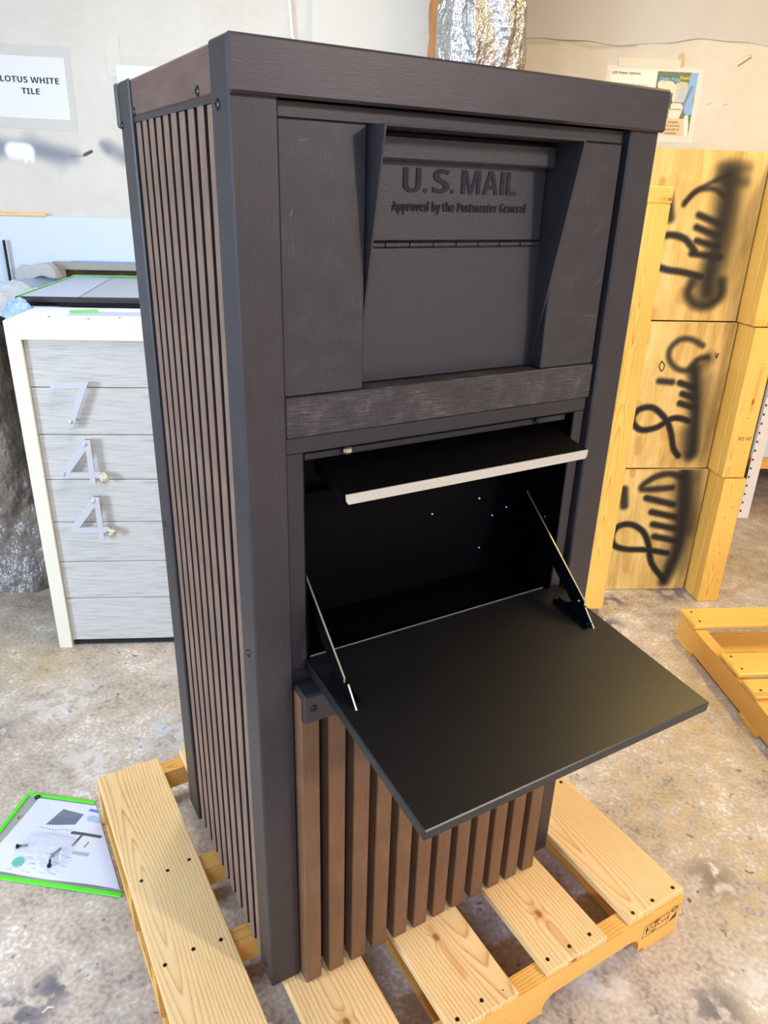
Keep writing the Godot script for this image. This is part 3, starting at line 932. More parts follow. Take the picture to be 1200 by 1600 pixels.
func pallet_side() -> void:
	var t := thing("pallet", "second wooden pallet lying on the floor at the right edge, beside the crates", "pallet", V(1.37, 0, -1.28))
	var zs := [[0.0, 0.112], [0.272, 0.388], [0.415, 0.495], [0.62, 0.72], [0.83, 0.94]]
	for k in zs.size():
		var x0: float = [-0.005, 0.0, -0.004, 0.03, 0.0][k]
		var o := obj("deck_board", bx(V(x0, 0.102, zs[k][0]), V(1.1, 0.120, zs[k][1]), 0.004, 0, 0.002), M["pine_yellow%d" % (k % 3)], t)
		for q in 2:
			var nl := inst("nail", nail_mesh(), M.screw, o)
			nl.position = V(0.025, 0.1200, lerpf(zs[k][0] + 0.025, zs[k][1] - 0.025, q))
	for x in [0.002, 0.52, 1.05]:
		var b := MB.new()
		b.grain = 2
		b.off = Vector2(x, x * 2)
		var pr := PackedVector2Array()
		pr.append(Vector2(0.015, 0.0)); pr.append(Vector2(0.102, 0.0))
		for k in 12: pr.append(Vector2(0.102 - (0.006 if k % 4 == 2 else 0.0) - (0.004 if k % 3 == 1 else 0.0), 0.08 * k + 0.06))
		pr.append(Vector2(0.102, 0.99)); pr.append(Vector2(0.015, 0.99))
		# profile (y, z) extruded along x
		b.prism(pr, 0, x, x + 0.04)
		obj("stringer", b, M.pine_warm1, t)
	for z in [[0.0, 0.12], [0.44, 0.54], [0.87, 0.98]]:
		obj("bottom_board", bx(V(-0.004, 0.0, z[0]), V(1.1, 0.015, z[1]), 0.002, 0), M.pine_yellow0, t)

# ---------------------------------------------------------------- white cabinet with the number
func address_cabinet() -> void:
	var t := thing("address_cabinet", "white cabinet with pale grey wood boards and the house number 744", "cabinet", V(-0.79, 0, -1.30))
	var W := 0.56
	var H := 1.087
	obj("body", bx(V(0.004, 0.012, -0.262), V(W - 0.004, H - 0.012, -0.024), 0.002), M.cream, t)
	# mitred frame
	var fr := [
		[Vector2(0, H), Vector2(W, H), Vector2(W - 0.041, H - 0.052), Vector2(0.041, H - 0.052)],
		[Vector2(0, H), Vector2(0.041, H - 0.052), Vector2(0.041, 0.0), Vector2(0, 0.0)],
		[Vector2(W, H), Vector2(W - 0.041, H - 0.052), Vector2(W - 0.041, 0.0), Vector2(W, 0.0)]]
	for q in fr:
		var c := Vector2.ZERO
		for k in q: c += k / 4.0
		var pts := PackedVector2Array()
		for k in q: pts.append(k + (c - k).normalized() * 0.0006)
		var b := MB.new()
		b.prism(pts, 2, -0.024, 0.0)
		obj("frame_rail", b, M.cream, t)
	obj("top_panel", bx(V(0.0, H - 0.012, -0.265), V(W, H, -0.024), 0.001), mat(Color(0.93, 0.94, 0.95), 0.4), t)
	var ys := [1.034, 0.895, 0.750, 0.605, 0.461, 0.320, 0.184, 0.022]
	for k in 7:
		var b := bx(V(0.042, ys[k + 1] + 0.0012, -0.024), V(W - 0.042, ys[k] - 0.0012, -0.012), 0.0016, 0, 0.0, Vector2(0.137 * k, -0.035 + 0.013 * k))
		obj("board", b, M.oak, t)
	obj("foot_strip", bx(V(0.045, 0.004, -0.03), V(W - 0.045, 0.016, -0.016), 0.001), M.dim, t)
	# digits standing off the boards
	var d7 := PackedVector2Array([Vector2(0.103, 0.914), Vector2(0.214, 0.917), Vector2(0.153, 0.780), Vector2(0.135, 0.780), Vector2(0.187, 0.899), Vector2(0.105, 0.896)])
	var b7 := MB.new()
	b7.prism(d7, 2, 0.006, 0.012)
	for q in [Vector2(0.115, 0.905), Vector2(0.195, 0.905), Vector2(0.147, 0.80)]:
		b7.box(V(q.x - 0.003, q.y - 0.003, -0.012), V(q.x + 0.003, q.y + 0.003, 0.007), 0.0)
	obj("digit", b7, M.digit, t)
	for o in [Vector2(0, 0), Vector2(0.003, -0.185)]:
		var b4 := MB.new()
		b4.xf = Transform3D(Basis(), V(o.x, o.y, 0))
		b4.prism(PackedVector2Array([Vector2(0.180, 0.742), Vector2(0.196, 0.742), Vector2(0.196, 0.596), Vector2(0.180, 0.596)]), 2, 0.006, 0.012)
		b4.prism(PackedVector2Array([Vector2(0.196, 0.742), Vector2(0.178, 0.742), Vector2(0.098, 0.640), Vector2(0.098, 0.621), Vector2(0.112, 0.621), Vector2(0.190, 0.722)]), 2, 0.0061, 0.0119)
		b4.prism(PackedVector2Array([Vector2(0.100, 0.637), Vector2(0.215, 0.637), Vector2(0.215, 0.621), Vector2(0.100, 0.621)]), 2, 0.0062, 0.0118)
		for q in [Vector2(0.188, 0.735), Vector2(0.188, 0.603), Vector2(0.105, 0.629)]:
			b4.box(V(q.x - 0.003, q.y - 0.003, -0.012), V(q.x + 0.003, q.y + 0.003, 0.007), 0.0)
		obj("digit", b4, M.digit, t)
	# crumpled clear and masking tape bits at the digits
	var bits := [[0.147, 0.800, "tape"], [0.178, 0.728, "tape"], [0.103, 0.632, "tape"], [0.222, 0.620, "masking"], [0.181, 0.543, "tape"], [0.225, 0.435, "masking"]]
	for q in bits:
		var b := blob(0.008 if q[2] == "tape" else 0.015, 14, 10, 1.1, rng.randi(), 2.6)
		var o := obj("tape_piece", b, M.whitewrap if q[2] == "tape" else M.masking, t)
		o.scale = V(0.9, 0.75, 0.45)
		o.position = V(q[0], q[1], 0.012)
	for q in [V(0.1, H, -0.08), V(0.17, H, -0.16), V(0.30, H, -0.08), V(0.22, H, -0.05), V(0.42, H, -0.06), V(0.48, H, -0.2)]:
		screw(t, q, V(0, 1, 0), 0.004)
	var fo := bx(V(0.14, 0, 0), V(0.55, 0.0012, 0.07), 0.0005)
	fo.xf = Transform3D(Basis(), Vector3.ZERO)
	var f := obj("film_strip", fo, M.film, t)
	f.position = V(0, H + 0.0002, -0.18)
	var g := obj("tape_strip", bx(V(-0.03, 0, -0.015), V(0.05, 0.0016, 0.055), 0.0004), M.greentape, t)
	g.position = V(0.155, H + 0.0004, -0.195)
	g.rotation.y = 0.35

func blob(r: float, su: int, sv: int, amp: float, sd: int, freq := 1.6) -> MB:
	var f := FastNoiseLite.new()
	f.seed = sd
	f.frequency = freq
	f.fractal_octaves = 3
	var g := []
	for i in sv + 1:
		var row := []
		var th := PI * i / sv
		for j in su + 1:
			var ph := -TAU * (j % su) / su
			var d := V(sin(th) * cos(ph), cos(th), sin(th) * sin(ph))
			row.append(d * r * (1.0 + amp * f.get_noise_3dv(d * 1.0)))
		g.append(row)
	var b := MB.new()
	b.sheet(g)
	# make sure it faces outward
	for i in b.v.size(): pass
	return b

# ---------------------------------------------------------------- crates
func crates() -> void:
	var w := 720
	var h := 700
	var ps := [[0.0, Color(0.72, 0.58, 0.31)], [0.5, Color(0.83, 0.695, 0.41)], [1.0, Color(0.90, 0.785, 0.52)]]
	var black := Color(0.13, 0.12, 0.105)
	# strokes: radius, alpha, softness, points as x,y pairs measured on each panel
	var strokes := [
		[[85, 0.45, 1, 300, 110, 330, 300, 300, 520], [30, 0.45, 1, 250, 65, 360, 62], [28, 0.5, 1, 251, 108, 364, 115], [12, 0.75, 0.8, 115, 210, 152, 160, 213, 124, 288, 88], [14, 0.8, 0.7, 118, 200, 164, 154, 232, 145, 278, 168], [52, 0.85, 0.9, 286, 88, 301, 205, 297, 356, 286, 487, 294, 560],
			[17, 0.95, 0.6, 189, 247, 289, 280], [17, 0.95, 0.6, 188, 295, 285, 326], [16, 0.95, 0.6, 199, 348, 295, 369], [16, 0.95, 0.6, 187, 400, 318, 413], [24, 0.85, 0.6, 44, 180, 66, 262], [16, 0.95, 0.5, 199, 389, 146, 342, 73, 328, 21, 352, 13, 401, 30, 445, 85, 467, 159, 476, 249, 493],
			[28, 0.85, 0.8, 349, 513, 354, 572, 304, 614, 243, 607, 205, 564, 216, 515]],
		[[75, 0.4, 1, 350, 960, 380, 1150, 370, 1290], [40, 0.5, 1, 300, 900, 360, 850], [17, 0.8, 0.7, 320, 790, 261, 763, 207, 766, 170, 807, 177, 856, 221, 896, 274, 901, 309, 854, 352, 842], [34, 0.92, 0.7, 304, 901, 345, 1087, 372, 1276, 365, 1310], [18, 0.9, 0.6, 147, 953, 209, 958], [17, 0.95, 0.5, 246, 961, 321, 984], [17, 0.95, 0.5, 268, 1012, 331, 1032], [17, 0.95, 0.5, 265, 1057, 340, 1078],
			[16, 1, 0.45, 326, 1143, 272, 1128, 227, 1137, 172, 1175, 96, 1185, 51, 1138, 73, 1089, 139, 1079, 211, 1134, 248, 1197, 276, 1276, 307, 1315], [3, 0.9, 0.5, 142, 862, 134, 885, 150, 908, 158, 882, 142, 862], [3, 0.9, 0.5, 390, 825, 396, 845, 402, 825], [46, 0.5, 1, 330, 1200, 360, 1290]],
		[[85, 0.5, 1, 370, 1450, 400, 1700, 390, 1900], [20, 0.9, 0.6, 347, 1424, 279, 1407, 202, 1430, 158, 1486, 309, 1480], [19, 0.95, 0.5, 189, 1534, 333, 1569], [19, 0.95, 0.5, 228, 1609, 356, 1638], [19, 0.95, 0.5, 247, 1676, 368, 1702], [19, 0.95, 0.5, 266, 1743, 399, 1773], [38, 0.95, 0.65, 359, 1407, 387, 1576, 402, 1788, 379, 1934, 364, 2001], [24, 0.9, 0.5, 68, 1489, 82, 1574],
			[17, 1, 0.45, 362, 1990, 280, 1895, 243, 1786, 201, 1714, 131, 1675, 68, 1688, 46, 1741, 68, 1791, 131, 1813, 239, 1818, 351, 1838], [60, 0.5, 1, 380, 1420, 420, 1700]]]
	var where := ["topmost", "middle", "bottom"]
	var yy := [[1.066, 1.600], [0.522, 1.064], [0.0, 0.520]]
	for k in 3:
		var na := noise(w, h, 0.012, 301 + k, 4, 1, 6)
		var nb := noise(w, h, 0.09, 311 + k, 3, 1, 10)
		var px := blend(w, h, [[na, 0.9], [nb, 0.4]], ps)
		for q in [[270, 470, 30], [300, 640, 26], [420, 560, 34], [250, 120, 20]]:
			brush(px, w, h, [Vector2(q[0] + 40 * k, q[1] - 90 * k), Vector2(q[0] + 46 * k, q[1] - 60 * k + 30)], q[2], Color(0.72, 0.52, 0.26), 0.5, 0.6)
		for s in strokes[k]:
			var pts := []
			for i in range(3, s.size(), 2): pts.append(Vector2(s[i] + 243, s[i + 1] - (1.6 - yy[k][1]) * 1280.0))
			brush(px, w, h, curve(pts), s[0] * (1.45 if s[2] < 0.7 else 1.5), black, s[1], minf(1.0, s[2] + 0.3))
		var pm := mat(Color.WHITE, 0.7, 0.0, tex(w, h, px), Vector2(1.0 / 0.5625, -1.0 / 0.547), 0.35)
		var t := thing("shipping_crate", "plywood shipping crate with black spray-paint scrawl, %s of the stack of three" % where[k], "crate", V(1.0, yy[k][0], -1.625), 0.0, "stacked plywood crates")
		var ht: float = yy[k][1] - yy[k][0]
		pm.uv1_offset = Vector3(0, ht / 0.547, 0)
		var dx: float = [-0.010, 0.0, 0.012][k]
		var pb := MB.new()
		pb.grain = 1
		pb.box(V(0, 0.002, -0.012), V(0.552 + dx, ht - 0.001, 0), 0.001)
		obj("plywood_panel", pb, pm, t)
		var x0 := 0.560 + dx
		# right end: doubled 2x4 uprights standing proud of the panel
		obj("end_post", bx(V(x0 - 0.002, 0.0, -0.060), V(x0 + 0.088, ht - 0.001, 0.062), 0.003, 1), M["pine_yellow%d" % k], t)
		obj("end_post", bx(V(x0, 0.0005, 0.063), V(x0 + 0.084, ht - 0.0015, 0.103), 0.003, 1), M["pine_yellow%d" % ((k + 1) % 3)], t)
		obj("side_panel", bx(V(x0 - 0.004, 0.001, -0.55), V(x0 + 0.06, ht - 0.002, -0.061), 0.001), M.shelf, t)
		obj("back_panel", bx(V(0, 0.001, -0.562), V(x0 + 0.06, ht - 0.002, -0.551), 0.001), M.shelf, t)
		obj("end_post", bx(V(0.0, 0.0, -0.060), V(0.03, ht - 0.001, -0.0125), 0.003, 1), M.pine_yellow1, t)
		obj("base_panel", bx(V(0.031, 0.001, -0.55), V(x0 - 0.005, 0.014, -0.0125), 0.001), M.shelf, t)
		obj("lid_panel", bx(V(0.031, ht - 0.014, -0.55), V(x0 - 0.005, ht - 0.002, -0.0125), 0.001), M.shelf, t)
		for q in [V(x0 + 0.055, ht * 0.78, 0.103), V(x0 + 0.045, ht * 0.42, 0.103), V(x0 + 0.062, ht * 0.18, 0.103), V(x0 + 0.034, ht * 0.7, 0.103)]:
			rivet(t, q, V(0, 0, 1), 0.0035)
		if k == 1:
			var l := inst("stencil_mark", text_mesh("KD HT", 0.018, 0.0006, false), M.ink, t)
			l.position = V(x0 + 0.052, 0.15, 0.1032)
	# open frame of yellow lumber leaning beside the stack, mostly behind the mailbox
	var t2 := thing("lumber_frame", "upright open frame of yellow lumber between the mailbox and the crates", "frame", V(1.066, 0, -1.44))
	obj("stud", bx(V(0, 0.045, -0.004), V(0.071, 1.438, 0.034), 0.003, 1), M.pine_yellow0, t2)
	obj("stud", bx(V(-0.62, 0.045, -0.004), V(-0.55, 1.438, 0.034), 0.003, 1), M.pine_yellow1, t2)
	obj("top_rail", bx(V(-0.62, 1.439, -0.004), V(0.073, 1.486, 0.034), 0.003, 0), M.pine_yellow2, t2)
	obj("bottom_rail", bx(V(-0.62, 0.0, -0.06), V(0.060, 0.044, 0.034), 0.003, 0), mat(Color(0.45, 0.42, 0.36), 0.8), t2)

# ---------------------------------------------------------------- clutter behind the white cabinet
func crumple(w: float, d: float, drop: float, sd: int, th := 0.003, nx := 34, ny := 34, amp := 0.03) -> MB:
	var f := FastNoiseLite.new()
	f.seed = sd
	f.noise_type = FastNoiseLite.TYPE_CELLULAR
	f.frequency = 9.0
	f.fractal_octaves = 2
	var g := []
	for i in ny:
		var row := []
		for j in nx:
			var x := (float(j) / (nx - 1) - 0.5) * w
			var z := (float(i) / (ny - 1) - 0.5) * d
			var y := f.get_noise_2d(x * 1.4, z * 1.4) * amp * 2.0
			var r := maxf(absf(x) / (w * 0.5), absf(z) / (d * 0.5))
			y -= drop * pow(maxf(r - 0.6, 0.0) / 0.4, 2.0)
			row.append(V(x, y, z))
		g.append(row)
	var b := MB.new()
	b.sheet(g, th)
	return b

func back_clutter() -> void:
	# dark slab-topped cabinet behind the number cabinet
	var t := thing("dark_cabinet", "dark cabinet with a pale film-covered top edged in green tape, behind the white cabinet", "cabinet", V(-0.87, 0, -1.625))
	obj("body", bx(V(0.16, 0.0, -0.58), V(0.60, 1.08, -0.05), 0.003), M.dim, t)
	obj("top_slab", bx(V(0.0, 1.092, -0.625), V(0.63, 1.1105, 0.005), 0.003, 0), mat(Color(0.20, 0.19, 0.18), 0.5), t)
	obj("neck", bx(V(0.02, 1.079, -0.61), V(0.61, 1.093, -0.012), 0.001), M.dim, t)
	var fa := MB.new()
	fa.prism(PackedVector2Array([Vector2(-0.002, 0.016), Vector2(-0.002, 0.196), Vector2(-0.56, 0.160), Vector2(-0.585, 0.016)]), 1, 1.1106, 1.1116)
	obj("film_panel", fa, M.film, t)
	var fb := MB.new()
	fb.prism(PackedVector2Array([Vector2(-0.004, 0.2), Vector2(-0.02, 0.62), Vector2(-0.55, 0.62), Vector2(-0.56, 0.164)]), 1, 1.1106, 1.1114)
	obj("film_panel", fb, mat(Color(0.66, 0.70, 0.74), 0.5), t)
	obj("tape_edge", bx(V(0.0, 1.1106, -0.60), V(0.010, 1.1122, 0.0), 0.0004), M.greentape, t)
	obj("tape_edge", bx(V(0.0, 1.1106, -0.622), V(0.62, 1.1135, -0.588), 0.0004), M.greentape, t)
	# framed box standing against the wall, brown overspray along its inside
	var fx := thing("framed_cabinet", "grey framed cabinet against the wall with brown spray stain, behind the film-covered top", "cabinet", V(-0.95, 0, -2.278))
	for q in [[V(0, 1.130, 0), V(0.62, 1.160, 0.022), 0], [V(0, 0, 0), V(0.045, 1.130, 0.022), 1]]:
		obj("frame_rail", bx(q[0], q[1], 0.002, q[2]), M.taupe, fx)
	var bpx := blend(256, 64, [[noise(256, 64, 0.05, 91, 3), 0.8], [noise(256, 64, 0.2, 92, 2), 0.3]], [[0.0, Color(0.12, 0.07, 0.05)], [0.6, Color(0.25, 0.15, 0.09)], [1.0, Color(0.5, 0.38, 0.28)]])
	obj("inner_panel", bx(V(0.046, 0, 0.002), V(0.62, 1.129, 0.012), 0.001, 0), mat(Color.WHITE, 0.8, 0.0, tex(256, 64, bpx), Vector2(2, 2)), fx)
	obj("tape_edge", bx(V(0.07, 1.160, 0.006), V(0.62, 1.1635, 0.020), 0.0005, 0), M.bluetape, fx)
	# bundles of wrapping at the left edge
	var p := thing("wrapped_bundle", "tall bundle wrapped in crumpled clear grey plastic left of the white cabinet", "bundle", V(-1.09, 0, -1.87))
	var core := MB.new()
	core.box(V(-0.08, 0, -0.08), V(0.06, 0.95, 0.06), 0.03)
	obj("core", core, mat(Color(0.17, 0.15, 0.13), 0.6), p)
	var f := FastNoiseLite.new()
	f.seed = 8
	f.frequency = 5.0
	f.fractal_octaves = 4
	f.noise_type = FastNoiseLite.TYPE_CELLULAR
	f.cellular_return_type = FastNoiseLite.RETURN_DISTANCE2_SUB
	var g := []
	for i in 72:
		var row := []
		var y := 1.06 * i / 71.0
		for j in 65:
			var a := TAU * (j % 64) / 64.0
			var d := V(cos(a), 0, sin(a))
			var rr := 0.262 + 0.045 * sin(y * 5.0 + 1.0) * cos(a * 2.0) - 0.02 * y
			if y < 0.28: rr += 0.05 * (0.28 - y) / 0.28
			if i > 66: rr *= 1.0 - (i - 66) * 0.12
			rr += 0.09 * f.get_noise_3d(d.x * 0.2, y * 0.55, d.z * 0.2) + 0.03 * f.get_noise_3d(d.x * 0.9 + 4, y * 2.0, d.z * 0.9)
			row.append(V(d.x * rr, y + 0.002, d.z * rr))
		g.append(row)
	var wb := MB.new()
	wb.sheet(g)
	var wo := obj("plastic_wrap", wb, M.greywrap, p)
	# loose plastic on top of the bundle and a blue wrapped corner
	var lw := obj("bubble_wrap", crumple(0.34, 0.5, 0.05, 12, 0.004, 40, 40, 0.03), M.whitewrap)
	lw.position = V(-1.07, 1.135, -1.84)
	tag(lw, "crumpled pale bubble wrap lying on top of the bundle at the left edge", "plastic wrap")
	var bw := blob(0.075, 24, 18, 0.35, 31, 2.2)
	var bo := obj("blue_bag", bw, M.bluewrap)
	bo.scale = V(0.62, 0.75, 0.5)
	bo.position = V(-0.845, 1.052, -1.572)
	tag(bo, "small pale blue plastic bag tucked between the white cabinet and the dark top", "bag")
	var rg := obj("grey_cloth", crumple(0.16, 0.07, 0.045, 19, 0.006, 20, 14, 0.012), M.rag)
	rg.position = V(-1.0, 1.16, -2.23)
	tag(rg, "folded grey cloth by the wall, left of the framed cabinet", "cloth")
	var po := obj("rod", bx(V(-1.128, 0, -2.275), V(-1.121, 1.235, -2.260), 0.002), M.dim)
	tag(po, "thin dark rod standing against the wall at the far left", "rod")

# ---------------------------------------------------------------- papers on the wall
func wall_papers() -> void:
	var zw := -2.3
	var t := thing("paper_sign", "white paper taped to the wall reading LOTUS WHITE TILE", "sign", V(-0.955, 1.76, zw))
	var tp := bx(V(-0.17, -0.135, 0.0004), V(0.155, 0.135, 0.0010), 0.0002)
	obj("clear_tape", tp, bumped(mat(Color(0.80, 0.79, 0.75), 0.12, 0.0, null, Vector2(9, 9), 0.9), M.foil.heightmap_texture, 0.03), t)
	obj("paper", bx(V(-0.145, -0.1, 0.0012), V(0.134, 0.1, 0.0022), 0.0003), M.paper, t)
	for s in [["LOTUS WHITE", 0.004, 0.0250, 0.206], ["TILE", 0.004, -0.0115, 0.064]]:
		var l := inst("lettering", text_mesh(s[0], 0.0268, 0.0006), M.ink, t)
		var lb := (l.mesh as TextMesh).get_aabb()
		l.scale = V(s[3] / lb.size.x, 1.0, 1)
		l.position = V(s[1], s[2], 0.0024)
	t.rotation.z = -0.012
	var t2 := thing("paper_sign", "second white paper taped to the wall, half hidden behind the mailbox's top left corner", "sign", V(-0.505, 1.745, zw))
	obj("clear_tape", bx(V(-0.15, -0.16, 0.0004), V(0.16, 0.13, 0.0010), 0.0002), mat(Color(0.81, 0.795, 0.745), 0.3), t2)
	obj("masking_strip", bx(V(-0.165, 0.06, 0.0011), V(-0.115, 0.185, 0.0020), 0.0003), mat(Color(0.83, 0.81, 0.75), 0.5), t2)
	obj("paper", bx(V(-0.133, -0.11, 0.0012), V(0.146, 0.10, 0.0022), 0.0003), M.paper, t2)
	# printed page at the right
	var t3 := thing("printed_page", "printed page with a mailbox photo taped to the wall above the crates", "poster", V(1.39, 1.795, zw))
	obj("clear_tape", bx(V(-0.19, -0.135, 0.0004), V(0.20, 0.123, 0.0010), 0.0002), mat(Color(0.825, 0.80, 0.745), 0.3), t3)
	obj("masking_strip", bx(V(-0.15, 0.118, 0.0011), V(0.10, 0.150, 0.0018), 0.0003), mat(Color(0.84, 0.81, 0.74), 0.5), t3)
	obj("paper", bx(V(-0.175, -0.108, 0.0012), V(0.012, 0.109, 0.0022), 0.0003), mat(Color(0.92, 0.92, 0.86), 0.7), t3)
	for s in [["LED Power Options", -0.168, 0.098, 0.0125, M.ink], ["WHAT TO SEND WITH MAILBOX", -0.166, 0.060, 0.0105, M.greyink]]:
		var tm := text_mesh(s[0], s[3], 0.0004, s[0].begins_with("LED"))
		tm.horizontal_alignment = HORIZONTAL_ALIGNMENT_LEFT
		var l := inst("lettering", tm, s[4], t3)
		l.position = V(s[1], s[2], 0.0023)
	# picture half, drawn as flat print
	var w := 320
	var h := 440
	var px := blend(w, h, [[noise(w, h, 0.06, 401, 3), 0.8]], [[0.0, Color(0.16, 0.24, 0.16)], [0.5, Color(0.34, 0.42, 0.30)], [1.0, Color(0.52, 0.58, 0.44)]])
	brush(px, w, h, [Vector2(300, 0), Vector2(275, 200), Vector2(290, 260)], 42, Color(0.50, 0.68, 0.88), 0.95, 0.3)
	brush(px, w, h, [Vector2(285, 100), Vector2(235, 240)], 14, Color(0.40, 0.50, 0.60), 0.9, 0.3)
	brush(px, w, h, [Vector2(40, 300), Vector2(120, 270)], 60, Color(0.48, 0.72, 0.34), 0.9, 0.4)
	brush(px, w, h, [Vector2(40, 90), Vector2(120, 95), Vector2(120, 130), Vector2(60, 130)], 32, Color(0.86, 0.83, 0.72), 1, 0.15)
	brush(px, w, h, [Vector2(180, 110), Vector2(215, 105), Vector2(205, 180), Vector2(180, 180), Vector2(180, 110)], 42, Color(0.74, 0.76, 0.72), 1, 0.12)
	brush(px, w, h, [Vector2(165, 250), Vector2(205, 250), Vector2(190, 300), Vector2(170, 300)], 40, Color(0.84, 0.83, 0.76), 1, 0.15)
	brush(px, w, h, [Vector2(150, 95), Vector2(158, 240)], 9, Color(0.86, 0.84, 0.70), 0.9, 0.3)
	brush(px, w, h, [Vector2(134, 150), Vector2(134, 250)], 8, Color(0.25, 0.26, 0.28), 0.95, 0.3)
	for y in [208, 256]: brush(px, w, h, [Vector2(135, y + 4), Vector2(180, y), Vector2(232, y + 3)], 3, Color(0.24, 0.27, 0.30), 0.9, 0.3)
	for x in [200, 212, 224, 236]: brush(px, w, h, [Vector2(x, 90), Vector2(x - 8, 190)], 3, Color(0.58, 0.60, 0.60), 0.7, 0.6)
	brush(px, w, h, [Vector2(60, 370), Vector2(260, 370), Vector2(60, 430), Vector2(260, 430)], 52, Color(0.86, 0.74, 0.58), 1, 0.1)
	brush(px, w, h, [Vector2(280, 310), Vector2(300, 430)], 20, Color(0.90, 0.89, 0.84), 0.9, 0.3)
	var pm := mat(Color.WHITE, 0.4, 0.0, tex(w, h, px), Vector2(1 / 0.162, -1 / 0.217))
	pm.uv1_offset = Vector3(-0.014 / 0.162, 0.109 / 0.217, 0)
	var pic := MB.new()
	pic.box(V(0.014, -0.108, 0.0012), V(0.176, 0.109, 0.0022), 0.0002)
	var po := obj("photo_print", pic, pm, t3)
	for s in [["Light Prep", 0.025, 0.083, 0.017, Color(0.45, 0.75, 0.95)], ["Plastic", 0.104, 0.090, 0.014, Color(0.95, 0.78, 0.15)], ["Wrap", 0.106, 0.073, 0.014, Color(0.95, 0.78, 0.15)], ["Purpose:", 0.083, -0.062, 0.011, Color(0.35, 0.30, 0.25)], ["To prevent", 0.079, -0.075, 0.011, Color(0.35, 0.30, 0.25)], ["dust/dirt &", 0.077, -0.088, 0.011, Color(0.35, 0.30, 0.25)], ["scratches", 0.077, -0.101, 0.011, Color(0.35, 0.30, 0.25)]]:
		var tm := text_mesh(s[0], s[3], 0.0004, true)
		tm.horizontal_alignment = HORIZONTAL_ALIGNMENT_LEFT
		var l := inst("print_lettering", tm, mat(s[4], 0.6), po)
		l.position = V(s[1], s[2], 0.0023)

# ---------------------------------------------------------------- foil duct and shelf
func duct() -> void:
	var t := thing("foil_duct", "crinkled silver foil duct hanging in front of the back wall", "duct", V(0.665, 0, -2.08))
	var f := FastNoiseLite.new()
	f.seed = 44
	f.frequency = 3.2
	f.fractal_octaves = 4
	var f2 := FastNoiseLite.new()
	f2.seed = 45
	f2.noise_type = FastNoiseLite.TYPE_CELLULAR
	f2.frequency = 11.0
	f2.cellular_return_type = FastNoiseLite.RETURN_DISTANCE
	var g := []
	for i in 110:
		var row := []
		var k := i / 109.0
		var y := 2.695 - 0.92 * k
		for j in 97:
			var a := -TAU * (j % 96) / 96.0
			var d := V(cos(a), 0, sin(a))
			var r := 0.160
			if y < 2.0: r *= sqrt(maxf(1.0 - pow((2.0 - y) / 0.235, 2.0), 0.02)) * 0.25 + 0.75
			r += 0.040 * f.get_noise_3d(d.x * 0.5, y * 0.9, d.z * 0.5) + 0.026 * f2.get_noise_3d(d.x * 0.35, y * 0.4 + d.x * 0.1, d.z * 0.35)
			row.append(V(d.x * r, y, d.z * r))
		g.append(row)
	var b := MB.new()
	b.sheet(g)
	obj("foil_sleeve", b, M.foil, t)
	var st := blob(0.04, 22, 40, 0.5, 53, 2.0)
	var so := obj("exposed_lagging", st, M.rust, t)
	so.scale = V(0.9, 6.5, 0.8)
	so.position = V(-0.135, 2.02, -0.12)

func shelf_unit() -> void:
	var t := thing("shelf_unit", "white slotted-upright shelf with a plywood shelf, behind the crates at the right edge", "shelf", V(2.19, 0, -2.32))
	for p in [[0.0, 0.0], [0.9, 0.0], [0.0, -0.5], [0.9, -0.5]]:
		var u := MB.new()
		u.box(V(p[0] - 0.016, 0, p[1] - 0.002), V(p[0] + 0.040, 1.8, p[1] + 0.002), 0.0005)
		u.box(V(p[0] + 0.036, 0, p[1] - 0.04), V(p[0] + 0.040, 1.8, p[1] + 0.002), 0.0005)
		var uo := obj("upright", u, M.upright, t)
		if p[0] == 0.0 and p[1] == 0.0:
			for k in 30:
				var s := inst("slot", M.get("slotmesh", bx(V(-0.004, -0.0055, 0), V(0.004, 0.0055, 0.0012), 0.0002).mesh()), M.hole, uo)
				s.position = V(-0.008, 0.04 + k * 0.045, 0.0015)
	obj("shelf_board", bx(V(0.02, 0.25, -0.5), V(0.89, 0.285, -0.03), 0.002, 0), M.pine_warm0, t)
	obj("shelf_board", bx(V(0.02, 0.95, -0.5), V(0.89, 0.985, -0.03), 0.002, 0), M.pine_warm1, t)
	var c := obj("white_panel", bx(V(2.23, 0.2855, -2.44), V(3.05, 0.94, -2.42), 0.002), M.panelblue)
	tag(c, "pale blue-white panel standing on the plywood shelf at the right edge", "panel")

